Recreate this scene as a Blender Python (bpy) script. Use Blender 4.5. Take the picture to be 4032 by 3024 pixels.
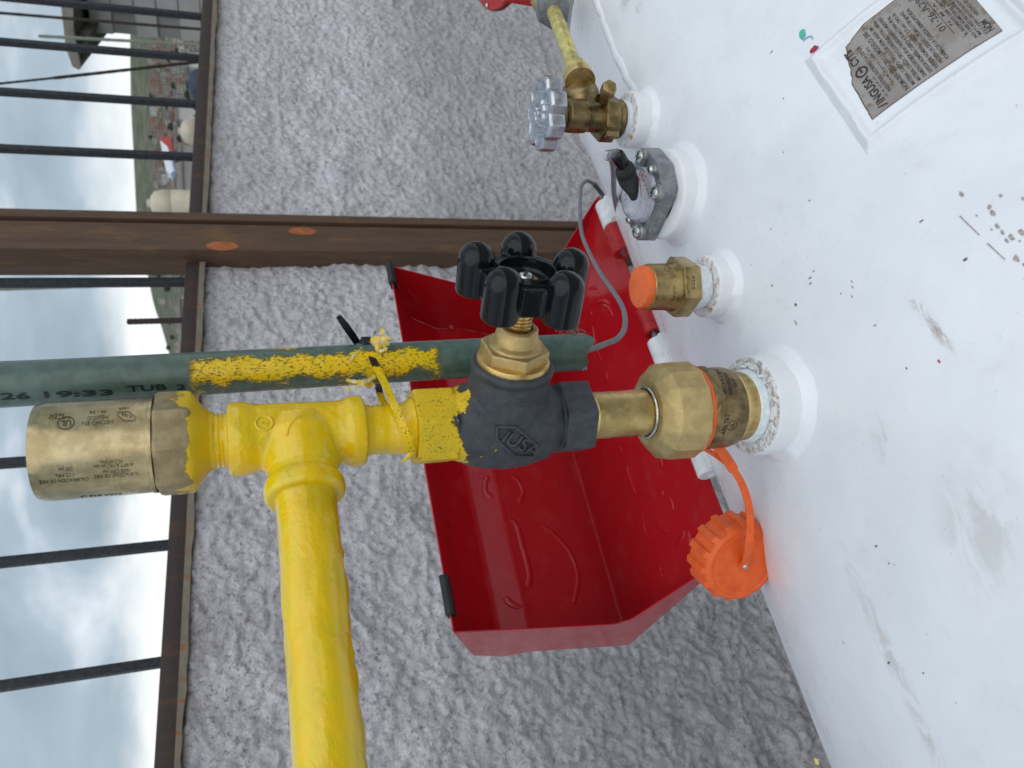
import bpy, bmesh, math, random
import numpy as np
from mathutils import Vector, Matrix, noise
from mathutils.bvhtree import BVHTree
random.seed(7)
R_ = math.radians
# clear
for o in list(bpy.data.objects): bpy.data.objects.remove(o)
sc = bpy.context.scene
# ------------------------------------------------------------------ camera
CAMP = Vector((-.2048, -.3557, .3141))
CR = Vector((.83041118, -.55517151, -.04692419)); CU = Vector((.21379511, .2397467, .9470022)); CF = Vector((.51449872, .79643337, -.3177813))
FPX = 2997.6
cd = bpy.data.cameras.new('camera'); cam = bpy.data.objects.new('camera', cd); sc.collection.objects.link(cam)
# the phone was held sideways: the picture's right is the world's down
m = Matrix((( -CU.x, CR.x, -CF.x, CAMP.x), (-CU.y, CR.y, -CF.y, CAMP.y), (-CU.z, CR.z, -CF.z, CAMP.z), (0, 0, 0, 1)))
cam.matrix_world = m
cd.sensor_width = 36; cd.lens = 36 * FPX / 4032; cd.clip_start = .01; cd.clip_end = 6000
cd.dof.use_dof = True; cd.dof.focus_distance = .52; cd.dof.aperture_fstop = 15
sc.camera = cam
# ------------------------------------------------------------------ light
SUN_EL, SUN_AZ = R_(50), R_(200)
w = bpy.data.worlds.new('World'); sc.world = w; w.use_nodes = True
nt = w.node_tree; nt.nodes.clear()
def N(t, **k):
    n = nt.nodes.new(t)
    for a, b in k.items(): setattr(n, a, b)
    return n
out = N('ShaderNodeOutputWorld'); bg = N('ShaderNodeBackground'); bg.inputs[1].default_value = .1
sky = N('ShaderNodeTexSky', sky_type='NISHITA', sun_disc=False, sun_elevation=SUN_EL, sun_rotation=SUN_AZ, air_density=1.2, dust_density=2.5)
tc = N('ShaderNodeTexCoord'); mp = N('ShaderNodeMapping'); mp.inputs['Scale'].default_value = (2.6, 2.6, 6.0); mp.inputs['Location'].default_value = (.3, .9, .35)
n1 = N('ShaderNodeTexNoise'); n1.inputs['Scale'].default_value = 1.5; n1.inputs['Detail'].default_value = 6; n1.inputs['Roughness'].default_value = .5; n1.inputs['Distortion'].default_value = .35
r1 = N('ShaderNodeValToRGB'); e = r1.color_ramp.elements
e[0].position = .38; e[0].color = (2.9, 3.65, 4.3, 1); e[1].position = .70; e[1].color = (8.0, 8.6, 9.1, 1)
k_ = e.new(.53); k_.color = (3.8, 4.65, 5.4, 1)
# brighter cloud bank low over the skyline
sep = N('ShaderNodeSeparateXYZ'); mr = N('ShaderNodeMapRange', interpolation_type='SMOOTHSTEP'); mr.inputs[1].default_value = .175; mr.inputs[2].default_value = .125
n2 = N('ShaderNodeTexNoise'); n2.inputs['Scale'].default_value = 2.2; n2.inputs['Detail'].default_value = 5
ad = N('ShaderNodeMath', operation='MULTIPLY_ADD'); ad.inputs[1].default_value = .10; 
mx = N('ShaderNodeMix', data_type='RGBA'); mx.inputs[7].default_value = (8.8, 9.1, 9.1, 1)
mx2 = N('ShaderNodeMix', data_type='RGBA'); mx2.inputs[0].default_value = .93
L = nt.links.new
L(tc.outputs['Generated'], mp.inputs[0]); L(mp.outputs[0], n1.inputs['Vector']); L(mp.outputs[0], n2.inputs['Vector']); L(n1.outputs[0], r1.inputs[0])
L(tc.outputs['Generated'], sep.inputs[0]); L(n2.outputs[0], ad.inputs[0])
sb = N('ShaderNodeMath', operation='SUBTRACT'); sb.inputs[1].default_value = .05
L(sep.outputs[2], ad.inputs[2]); L(ad.outputs[0], sb.inputs[0]); L(sb.outputs[0], mr.inputs[0])
L(mr.outputs[0], mx.inputs[0]); L(r1.outputs[0], mx.inputs[6]); L(sky.outputs[0], mx2.inputs[6]); L(mx.outputs[2], mx2.inputs[7]); L(mx2.outputs[2], bg.inputs[0]); L(bg.outputs[0], out.inputs[0])
sl = bpy.data.lights.new('sun', 'SUN'); sl.energy = 1.15; sl.angle = R_(90); sl.color = (1, .97, .93)
so = bpy.data.objects.new('sun', sl); sc.collection.objects.link(so)
# Nishita azimuth: rotation 0 = +Y, clockwise seen from above
sd = Vector((math.sin(SUN_AZ) * math.cos(SUN_EL), math.cos(SUN_AZ) * math.cos(SUN_EL), math.sin(SUN_EL)))
so.rotation_euler = sd.to_track_quat('Z', 'Y').to_euler()
vs = sc.view_settings; vs.view_transform = 'Standard'; vs.look = 'None'; vs.exposure = .26; vs.gamma = 1; vs.use_curve_mapping = False
sc.render.engine = 'CYCLES'

# ------------------------------------------------------------------ measuring helpers
def ray(u, v): return CR * ((1512 - v) / FPX) - CU * ((u - 2016) / FPX) + CF
def at(u, v, d=None, x=None, y=None, z=None, plane=None):
    D = ray(u, v)
    if x is not None: t = (x - CAMP.x) / D.x
    elif y is not None: t = (y - CAMP.y) / D.y
    elif z is not None: t = (z - CAMP.z) / D.z
    elif plane is not None: t = (plane[0] - CAMP).dot(plane[1]) / D.dot(plane[1])
    else: t = d * 1.1 if d < 1 else d     # near things were measured on a 10% smaller scale
    return CAMP + D * t
TR = .304; TY = -.0091
def hit_tank(u, v):
    D = ray(u, v); oy, oz = CAMP.y - TY, CAMP.z + TR
    a = D.y ** 2 + D.z ** 2; b = 2 * (oy * D.y + oz * D.z); c = oy * oy + oz * oz - TR * TR
    q = max(b * b - 4 * a * c, 0); t = (-b - math.sqrt(q)) / 2 / a; p = CAMP + D * t
    return p.x, math.atan2(-(p.y - TY), p.z + TR) * TR
def tank_pt(x, arc, h=0):
    th = arc / TR; return Vector((x, TY - (TR + h) * math.sin(th), (TR + h) * math.cos(th) - TR))
def hit_cyl(u, v, cx, cy, r):
    D = ray(u, v); ox, oy = CAMP.x - cx, CAMP.y - cy
    a = D.x ** 2 + D.y ** 2; b = 2 * (ox * D.x + oy * D.y); c = ox * ox + oy * oy - r * r
    q = max(b * b - 4 * a * c, 0); t = (-b - math.sqrt(q)) / 2 / a; p = CAMP + D * t
    return math.atan2(p.y - cy, p.x - cx), p.z
# ------------------------------------------------------------------ object helpers
def link(o): sc.collection.objects.link(o); return o
def tag(o, label=None, cat=None, group=None, kind=None):
    if label: o['label'] = label
    if cat: o['category'] = cat
    if group: o['group'] = group
    if kind: o['kind'] = kind
    return o
def thing(name, label, cat, loc=(0, 0, 0), group=None):
    o = link(bpy.data.objects.new(name, None)); o.location = loc; o.empty_display_size = .02
    bpy.context.view_layer.update(); return tag(o, label, cat, group)
class MB:
    def __init__(s): s.v = []; s.f = []; s.mi = []
    def add(s, vs, fs, mi=0, M=None):
        b = len(s.v); s.v += [tuple(M @ Vector(p)) if M else tuple(p) for p in vs]
        s.f += [tuple(b + i for i in f) for f in fs]; s.mi += [mi] * len(fs); return s
    def lathe(s, prof, n=48, M=None, mi=0, close=False, nz=None):
        vs = []; fs = []; k = len(prof)
        for r, z in prof:
            for i in range(n):
                a = 2 * math.pi * i / n; rr, zz = (r, z)
                if nz: rr, zz = nz(r, z, a)
                vs.append((rr * math.cos(a), rr * math.sin(a), zz))
        for j in range(k - 1 if not close else k):
            for i in range(n):
                a, b = j * n + i, j * n + (i + 1) % n; c, d = ((j + 1) % k) * n + (i + 1) % n, ((j + 1) % k) * n + i
                fs.append((a, b, c, d))
        if not close:
            fs.append(tuple(range(n))[::-1]); fs.append(tuple(range((k - 1) * n, k * n)))
        return s.add(vs, fs, mi, M)
    def box(s, lo, hi, M=None, mi=0):
        x0, y0, z0 = lo; x1, y1, z1 = hi
        return s.add([(x0, y0, z0), (x1, y0, z0), (x1, y1, z0), (x0, y1, z0), (x0, y0, z1), (x1, y0, z1), (x1, y1, z1), (x0, y1, z1)],
                     [(3, 2, 1, 0), (4, 5, 6, 7), (0, 1, 5, 4), (1, 2, 6, 5), (2, 3, 7, 6), (3, 0, 4, 7)], mi, M)
    def prism(s, poly, z0, z1, M=None, mi=0):
        n = len(poly); vs = [(x, y, z0) for x, y in poly] + [(x, y, z1) for x, y in poly]
        fs = [tuple(range(n))[::-1], tuple(range(n, 2 * n))] + [(i, (i + 1) % n, n + (i + 1) % n, n + i) for i in range(n)]
        return s.add(vs, fs, mi, M)
    def tube(s, path, r, n=12, mi=0, cap=True):
        path = [Vector(p) for p in path]; vs = []; fs = []; k = len(path); up = None
        for j, p in enumerate(path):
            t = (path[min(j + 1, k - 1)] - path[max(j - 1, 0)]).normalized()
            if up is None: up = t.orthogonal().normalized()
            up = (up - t * up.dot(t)).normalized(); sd_ = t.cross(up); rr = r[j] if isinstance(r, (list, tuple)) else r
            for i in range(n):
                a = 2 * math.pi * i / n; vs.append(p + up * math.cos(a) * rr + sd_ * math.sin(a) * rr)
        for j in range(k - 1):
            for i in range(n): fs.append((j * n + i, j * n + (i + 1) % n, (j + 1) * n + (i + 1) % n, (j + 1) * n + i))
        if cap: fs.append(tuple(range(n))[::-1]); fs.append(tuple(range((k - 1) * n, k * n)))
        return s.add(vs, fs, mi)
    def ribbon(s, path, nrm, w, t, mi=0):
        path = [Vector(p) for p in path]; k = len(path); vs = []; fs = []
        for j, p in enumerate(path):
            tg = (path[min(j + 1, k - 1)] - path[max(j - 1, 0)]).normalized(); n_ = Vector(nrm[j]) if isinstance(nrm, list) else Vector(nrm)
            n_ = (n_ - tg * n_.dot(tg)).normalized(); b = tg.cross(n_); ww = w[j] if isinstance(w, list) else w
            for a, c in ((-1, -1), (1, -1), (1, 1), (-1, 1)): vs.append(p + b * a * ww / 2 + n_ * c * t / 2)
        for j in range(k - 1):
            for i in range(4): fs.append((j * 4 + i, j * 4 + (i + 1) % 4, (j + 1) * 4 + (i + 1) % 4, (j + 1) * 4 + i))
        fs.append((3, 2, 1, 0)); fs.append(tuple((k - 1) * 4 + i for i in range(4)))
        return s.add(vs, fs, mi)
    def mesh(s, name='m'):
        me = bpy.data.meshes.new(name); me.from_pydata(s.v, [], s.f); me.polygons.foreach_set('material_index', s.mi); me.update(); return me
    def build(s, name, mats, parent=None, smooth=35, bevel=0, seg=2, fix=True):
        me = s.mesh(name)
        bm = bmesh.new(); bm.from_mesh(me)
        if fix: bmesh.ops.recalc_face_normals(bm, faces=bm.faces)
        if bevel:
            ed = [e for e in bm.edges if len(e.link_faces) == 2 and e.calc_face_angle(0) > R_(25)]
            bmesh.ops.bevel(bm, geom=ed, offset=bevel, segments=seg, affect='EDGES', profile=.6, clamp_overlap=True)
        bm.to_mesh(me); bm.free()
        return finish(name, me, mats, parent, smooth)
def finish(name, me, mats, parent=None, smooth=35):
    for m_ in (mats if isinstance(mats, (list, tuple)) else [mats]): me.materials.append(m_)
    if smooth:
        me.polygons.foreach_set('use_smooth', [True] * len(me.polygons)); me.set_sharp_from_angle(angle=R_(smooth))
    o = link(bpy.data.objects.new(name, me))
    if parent: o.parent = parent; o.matrix_parent_inverse = world_of(parent).inverted()
    return o
def world_of(o):
    return Matrix.Translation(o.location) if o.parent is None else Matrix.Identity(4) if o.type == 'MESH' else Matrix.Translation(o.location)
def fuse(mb, vox, it=4, fac=.5):
    me = mb.mesh('tmp'); o = link(bpy.data.objects.new('tmp', me))
    r = o.modifiers.new('r', 'REMESH'); r.mode = 'VOXEL'; r.voxel_size = vox
    if it: s_ = o.modifiers.new('s', 'SMOOTH'); s_.iterations = it; s_.factor = fac
    dg = bpy.context.evaluated_depsgraph_get(); dg.update()
    res = bpy.data.meshes.new_from_object(o.evaluated_get(dg)); bpy.data.objects.remove(o); bpy.data.meshes.remove(me); res.materials.clear()
    return res
def T(x=0, y=0, z=0): return Matrix.Translation((x, y, z))
def frame(o, zd, xd=None):
    z = Vector(zd).normalized(); x = Vector(xd) if xd is not None else z.orthogonal(); x = (x - z * x.dot(z)).normalized(); y = z.cross(x)
    return Matrix(((x.x, y.x, z.x, o[0]), (x.y, y.y, z.y, o[1]), (x.z, y.z, z.z, o[2]), (0, 0, 0, 1)))
def ngon(n, r, a0=0): return [(r * math.cos(a0 + 2 * math.pi * i / n), r * math.sin(a0 + 2 * math.pi * i / n)) for i in range(n)]
def spline(pts, n=8):
    P = [Vector(p) for p in pts]; o = []
    for i in range(len(P) - 1):
        a, b, c, d = P[max(i - 1, 0)], P[i], P[i + 1], P[min(i + 2, len(P) - 1)]
        for k in range(n):
            t = k / n; o.append(.5 * ((2 * b) + (c - a) * t + (2 * a - 5 * b + 4 * c - d) * t * t + (3 * b - a - 3 * c + d) * t ** 3))
    return o + [P[-1]]
# flat letters laid into a surface: fn maps text plane (x, y, depth) to the world
def text_mesh(s, ext=.02, res=3, offset=0.0, shear=0):
    c = bpy.data.curves.new('t', 'FONT'); c.body = s; c.size = 1; c.extrude = ext; c.resolution_u = res; c.offset = offset; c.shear = shear
    o = link(bpy.data.objects.new('t', c)); dg = bpy.context.evaluated_depsgraph_get(); dg.update()
    me = bpy.data.meshes.new_from_object(o.evaluated_get(dg)); bpy.data.objects.remove(o); bpy.data.curves.remove(c)
    v = np.zeros(len(me.vertices) * 3); me.vertices.foreach_get('co', v); v = v.reshape(-1, 3); f = [tuple(p.vertices) for p in me.polygons]; bpy.data.meshes.remove(me)
    return v, f
def add_text(mb, s, fn, w, h=None, bold=0.0, z0=0, z1=.0003, arc=None, align=0, shear=0):
    """text of width w (or height h), fn(x,y,z)->point"""
    v, f = text_mesh(s, offset=bold, shear=shear)
    x0, x1 = v[:, 0].min(), v[:, 0].max(); kx = w / (x1 - x0); ky = (h / .7) if h else kx
    X = (v[:, 0] - x0) * kx - align * w; Y = v[:, 1] * ky; Z = np.where(v[:, 2] > 0, z1, z0)
    mb.add([fn(a, b, c) for a, b, c in zip(X, Y, Z)], f)
def cyl_fn(cx, cy, r, phi, z, rd):
    # rd: reading direction as angle in the unrolled (arc, z) plane
    ca, sa = math.cos(rd), math.sin(rd)
    def g(x, y, h):
        a = x * ca - y * sa; b = x * sa + y * ca; p = phi + a / r
        return (cx + (r + h) * math.cos(p), cy + (r + h) * math.sin(p), z + b)
    return g
def cyl_text(mb, s, p0, p1, cx, cy, r, h=None, bold=0.0, z1=.00012, shear=0):
    a0, z0 = hit_cyl(*p0, cx, cy, r); a1, z1_ = hit_cyl(*p1, cx, cy, r)
    dx, dz = (a1 - a0) * r, z1_ - z0; w_ = math.hypot(dx, dz)
    add_text(mb, s, cyl_fn(cx, cy, r, a0, z0, math.atan2(dz, dx)), w_, h, bold, z0=-.0002, z1=z1, shear=shear)
def plane_fn(o, xd, yd, nd):
    o, xd, yd, nd = map(Vector, (o, xd, yd, nd)); return lambda x, y, h: o + xd * x + yd * y + nd * h
def ring_strip(mb, fn, r, t, h0, h1, n=40, sy=1):
    vs = []; fs = []
    for i in range(n):
        a = 2 * math.pi * i / n
        for rr, h in ((r - t, h1), (r, h1), (r, h0), (r - t, h0)): vs.append(fn(rr * math.cos(a), rr * math.sin(a) * sy, h))
    for i in range(n):
        j = (i + 1) % n
        for k in range(4): fs.append((i * 4 + k, j * 4 + k, j * 4 + (k + 1) % 4, i * 4 + (k + 1) % 4))
    mb.add(vs, fs)

# ------------------------------------------------------------------ materials
def mat(name): 
    m_ = bpy.data.materials.new(name); m_.use_nodes = True; t = m_.node_tree; b = t.nodes['Principled BSDF']; return m_, t, b
class G:
    """small node helper"""
    def __init__(s, t): s.t = t; s.tc = t.nodes.new('ShaderNodeTexCoord')
    def n(s, ty, **k):
        x = s.t.nodes.new(ty)
        for a, b in k.items(): setattr(x, a, b)
        return x
    def l(s, a, b): s.t.links.new(a, b)
    def put(s, sock, v):
        if hasattr(v, 'is_output'): s.l(v, sock)
        else: sock.default_value = v
    def mapv(s, scale=(1, 1, 1), rot=(0, 0, 0), loc=(0, 0, 0)):
        x = s.n('ShaderNodeMapping'); s.l(s.tc.outputs['Object'], x.inputs[0]); x.inputs['Scale'].default_value = scale; x.inputs['Rotation'].default_value = rot; x.inputs['Location'].default_value = loc; return x.outputs[0]
    def noise(s, scale, detail=4, rough=.5, vec=None, dist=0):
        x = s.n('ShaderNodeTexNoise'); x.inputs['Scale'].default_value = scale; x.inputs['Detail'].default_value = detail; x.inputs['Roughness'].default_value = rough; x.inputs['Distortion'].default_value = dist
        s.l(vec or s.tc.outputs['Object'], x.inputs['Vector']); return x.outputs[0]
    def voro(s, scale, vec=None, feature='F1', out='Distance'):
        x = s.n('ShaderNodeTexVoronoi', feature=feature); x.inputs['Scale'].default_value = scale; s.l(vec or s.tc.outputs['Object'], x.inputs['Vector']); return x.outputs[out]
    def ramp(s, v, a, b, lo=0., hi=1., smooth=True):
        x = s.n('ShaderNodeMapRange', interpolation_type='SMOOTHSTEP' if smooth else 'LINEAR'); s.put(x.inputs[0], v); x.inputs[1].default_value = a; x.inputs[2].default_value = b; x.inputs[3].default_value = lo; x.inputs[4].default_value = hi; return x.outputs[0]
    def m(s, op, a, b=0., c=0.):
        x = s.n('ShaderNodeMath', operation=op); s.put(x.inputs[0], a); s.put(x.inputs[1], b); s.put(x.inputs[2], c); return x.outputs[0]
    def mix(s, f, a, b):
        x = s.n('ShaderNodeMix', data_type='RGBA'); s.put(x.inputs[0], f); s.put(x.inputs[6], (*a, 1) if isinstance(a, tuple) else a); s.put(x.inputs[7], (*b, 1) if isinstance(b, tuple) else b); return x.outputs[2]
    def mixf(s, f, a, b):
        x = s.n('ShaderNodeMix', data_type='FLOAT'); s.put(x.inputs[0], f); s.put(x.inputs[2], a); s.put(x.inputs[3], b); return x.outputs[0]
    def sep(s, v=None):
        x = s.n('ShaderNodeSeparateXYZ'); s.l(v or s.tc.outputs['Object'], x.inputs[0]); return x.outputs
    def bump(s, h, dist, strength=1., prev=None):
        x = s.n('ShaderNodeBump'); s.put(x.inputs['Height'], h); x.inputs['Distance'].default_value = dist; x.inputs['Strength'].default_value = strength
        if prev: s.l(prev, x.inputs['Normal'])
        return x.outputs[0]
def simple(name, col, rough=.5, metal=0., col2=None, nscale=60, bump=0., bscale=400, spec=.5, var=.0, coat=0, trans=0, ior=1.45, rvar=.12, scratch=0, detail=4):
    m_, t, b = mat(name); g = G(t)
    n_ = g.noise(nscale, detail, .6); c2 = col2 or tuple(c * .82 for c in col)
    g.l(g.mix(g.ramp(n_, .35, .65), col, c2), b.inputs['Base Color'])
    g.l(g.ramp(g.noise(nscale * 2.3, 3), .3, .7, max(.02, rough - rvar), min(1, rough + rvar)), b.inputs['Roughness'])
    b.inputs['Metallic'].default_value = metal; b.inputs['Specular IOR Level'].default_value = spec; b.inputs['IOR'].default_value = ior
    b.inputs['Coat Weight'].default_value = coat; b.inputs['Transmission Weight'].default_value = trans
    nr = None
    if bump: nr = g.bump(g.noise(bscale, 5, .6), bump)
    if scratch: nr = g.bump(g.noise(200, 3, .6, g.mapv((1, 1, .02))), scratch, 1, nr)
    if nr: g.l(nr, b.inputs['Normal'])
    return m_
brass_turned = simple('turned brass', (.44, .36, .21), .20, 1, (.33, .26, .14), 90, .00004, 1500, scratch=.00002)
brass_dull = simple('dull brass', (.50, .37, .17), .36, 1, (.36, .26, .12), 110, .00008, 1200)
brass_old = simple('darkened brass', (.33, .24, .12), .42, 1, (.15, .11, .055), 90, .0001, 900)
brass_cast = simple('cast brass', (.66, .50, .24), .42, 1, (.54, .40, .18), 160, .0004, 2200, rvar=.06)
brass_gold = simple('golden brass', (.76, .57, .26), .25, 1, (.60, .42, .16), 70, .00015, 1400)
steel_zinc = simple('zinc plated steel', (.60, .61, .60), .22, 1, (.42, .44, .42), 400, .00003, 900)
steel_grey = simple('grey galvanised steel', (.30, .32, .34), .5, .9, (.2, .21, .23), 200, .0001, 900)
alu_cast = simple('cast aluminium', (.34, .35, .36), .45, .85, (.24, .25, .27), 150, .00012, 1100)
alu_bright = simple('polished aluminium', (.50, .51, .55), .36, 1, (.55, .56, .6), 120, .00006, 700)
plastic_black = simple('glossy black plastic', (.005, .006, .009), .13, 0, (.007, .008, .010), 140, .00005, 260, spec=.36, rvar=.06)
rubber_black = simple('black rubber', (.012, .013, .015), .55, 0, (.02, .021, .023), 200, .00004, 1200)
zip_black = simple('black nylon', (.012, .013, .018), .35, 0, None, 300)
ink = simple('black print', (.03, .025, .02), .6, 0, None, 300)
ink_brown = simple('etched brown print', (.075, .05, .025), .6, .3, None, 300)
emboss_dark = simple('faint embossed letters', (.045, .05, .058), .45, .2, None, 600)
orange = simple('orange plastic', (.80, .125, .018), .38, 0, (.70, .10, .015), 120, .00008, 500)
orange_soft = simple('soft orange plug', (.82, .16, .035), .45, 0, (.78, .14, .03), 120, .00005, 700)
clear = simple('clear plastic', (.97, .97, 1.), .05, 0, (.85, .85, .93), 90, trans=.92, ior=1.4, rvar=.03)
ptfe = simple('white thread tape', (.78, .81, .83), .5, 0, (.62, .70, .76), 300, .00015, 900)
cable_grey = simple('grey cable sheath', (.19, .20, .215), .45, 0, (.15, .16, .175), 200, .00004, 900)
cable_dark = simple('dark grey cable sheath', (.09, .095, .10), .5, 0, None, 200)
white_paint_small = simple('white gloss paint on hinge', (.74, .75, .78), .3, 0, (.64, .65, .67), 90, .00006, 700)
red_plastic = simple('red hinge paint', (.42, .012, .014), .32, 0, (.33, .01, .012), 100, .00005, 900)
dial_print = simple('gauge dial', (.85, .86, .90), .5, 0, (.70, .71, .76), 400)
dial_red = simple('red dial mark', (.6, .06, .05), .5)
fibre = simple('frayed fibre', (.20, .19, .17), .9, 0, (.3, .12, .10), 900)

def paint_yellow(name, under=None, mask=None):
    """glossy hand-brushed yellow enamel; mask(g)->socket gives where it covers the material underneath"""
    m_, t, b = mat(name); g = G(t)
    n1_ = g.noise(70, 5, .55, dist=.6); n2_ = g.noise(26, 4, .55)
    col = g.mix(g.ramp(n1_, .33, .7), (.86, .545, .002), (.76, .555, .003))
    col = g.mix(g.m('MULTIPLY', g.ramp(n2_, .54, .74), .45), col, (.40, .36, .008))
    wrk = g.noise(30, 5, .55, g.mapv((1, 1, 1)), dist=.25); fine = g.noise(420, 3, .6)
    hgt = g.m('ADD', g.m('MULTIPLY', g.ramp(wrk, .3, .7), .8), g.m('MULTIPLY', fine, .12))
    rough = .14
    if mask is None:
        g.l(col, b.inputs['Base Color']); b.inputs['Coat Weight'].default_value = .5; b.inputs['Coat Roughness'].default_value = .05; b.inputs['Roughness'].default_value = .18; b.inputs['Specular IOR Level'].default_value = .42
        g.l(g.bump(hgt, .0014), b.inputs['Normal'])
    else:
        mk = mask(g); uc, ur, um, ubs, ubd = under
        uncol = g.mix(g.ramp(g.noise(160, 4, .6), .35, .65), uc, tuple(c * .72 for c in uc))
        g.l(g.mix(mk, uncol, col), b.inputs['Base Color']); g.l(g.mixf(mk, ur, .2), b.inputs['Roughness']); g.l(g.mixf(mk, um, 0.), b.inputs['Metallic'])
        nb = g.bump(g.noise(ubs, 5, .6), ubd)
        g.l(g.bump(g.m('ADD', g.m('MULTIPLY', mk, .5), g.m('MULTIPLY', g.m('MULTIPLY', hgt, mk), .6)), .0011, 1, nb), b.inputs['Normal'])
    return m_
yellow = paint_yellow('yellow enamel')
def mk_valve(g):
    s = g.sep(); e_ = g.noise(230, 6, .72, dist=.8); big = g.noise(60, 3, .5)
    z = g.m('ADD', s[2], g.m('ADD', g.m('MULTIPLY', g.m('SUBTRACT', e_, .5), .022), g.m('MULTIPLY', g.m('SUBTRACT', big, .5), .055)))
    a = g.ramp(z, .2105, .2115)
    holes = g.ramp(g.noise(700, 4, .7), .60, .66); 
    return g.m('MULTIPLY', a, g.m('SUBTRACT', 1., g.m('MULTIPLY', holes, .8)))
valve_mat = paint_yellow('dark cast body with brushed yellow', ((.072, .080, .096), .34, .35, 1500, .0007), mk_valve)
def mk_relief(g):
    s = g.sep(); e_ = g.noise(170, 6, .68, dist=.6); big = g.noise(55, 3, .5)
    z = g.m('ADD', s[2], g.m('ADD', g.m('MULTIPLY', g.m('SUBTRACT', e_, .5), .014), g.m('MULTIPLY', g.m('SUBTRACT', big, .5), .03)))
    return g.ramp(z, .3492, .3480)
relief_base_mat = paint_yellow('cast brass with brushed yellow', ((.44, .35, .20), .52, .9, 2400, .0004), mk_relief)
PA, PB = Vector((.0490, .0040, .1190)), Vector((.0486, .0138, .438))
def mk_pvc(g):
    s = g.sep(); e_ = g.noise(420, 5, .75, g.mapv((1, 1, .45)), dist=1.5); big = g.noise(60, 4, .6); hole = g.noise(900, 5, .7, g.mapv((1, 1, .5)))
    nn = g.m('ADD', g.m('MULTIPLY', g.m('SUBTRACT', e_, .5), 2.0), g.m('MULTIPLY', g.m('SUBTRACT', big, .5), 2.2))
    # how far round towards the lower left front of the tube (unit of radius)
    ax_x = g.m('MULTIPLY_ADD', g.m('SUBTRACT', s[2], PA.z), (PB.x - PA.x) / (PB.z - PA.z), PA.x)
    ax_y = g.m('MULTIPLY_ADD', g.m('SUBTRACT', s[2], PA.z), (PB.y - PA.y) / (PB.z - PA.z), PA.y)
    dx = g.m('SUBTRACT', s[0], ax_x); dy = g.m('SUBTRACT', s[1], ax_y)
    q = g.m('MULTIPLY', g.m('ADD', g.m('MULTIPLY', dx, -.93), g.m('MULTIPLY', dy, .05)), 1 / .0117)   # -1..1, +1 = left side
    band = g.m('MULTIPLY', g.ramp(g.m('ADD', q, g.m('MULTIPLY', nn, .62)), -.14, -.04), g.ramp(g.m('ADD', q, g.m('MULTIPLY', nn, -.5)), .93, .80))
    zz = g.m('ADD', s[2], g.m('MULTIPLY', nn, .006))
    rng = g.m('MULTIPLY', g.ramp(zz, .2125, .2155), g.ramp(zz, .350, .345))
    h2 = g.ramp(hole, .56, .62)
    # small dab on the upper edge
    dab = g.m('MULTIPLY', g.m('MULTIPLY', g.ramp(zz, .283, .287), g.ramp(zz, .306, .302)), g.ramp(g.m('ADD', q, g.m('MULTIPLY', nn, .3)), -.55, -.66))
    return g.m('MAXIMUM', g.m('MULTIPLY', g.m('MULTIPLY', band, rng), g.m('SUBTRACT', 1., g.m('MULTIPLY', h2, .75))), g.m('MULTIPLY', dab, .9))
pvc_mat = paint_yellow('green pvc with brushed yellow', ((.098, .160, .133), .30, 0., 60, .0002), mk_pvc)
def mk_tie(g):
    s = g.sep(); e_ = g.noise(500, 5, .7)
    return g.m('MULTIPLY', g.ramp(g.m('ADD', s[0], g.m('MULTIPLY', g.m('SUBTRACT', e_, .5), .008)), .0400, .0385), g.m('SUBTRACT', 1., g.m('MULTIPLY', g.ramp(g.noise(900, 4), .6, .66), .7)))
tie_mat = paint_yellow('nylon strap with yellow paint', ((.012, .013, .018), .35, 0., 300, .00005), mk_tie)

# glossy red sheet paint, dusty in places
red_sheet, t, b = mat('red gloss sheet paint'); g = G(t)
dust = g.m('MULTIPLY', g.ramp(g.noise(30, 6, .65), .5, .8), .22)
g.l(g.mix(dust, (.42, .007, .014), (.46, .12, .12)), b.inputs['Base Color']); g.l(g.ramp(g.noise(50, 4), .3, .7, .12, .26), b.inputs['Roughness']); b.inputs['Coat Weight'].default_value = .25
g.l(g.bump(g.noise(12, 3, .5), .0012), b.inputs['Normal'])

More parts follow.
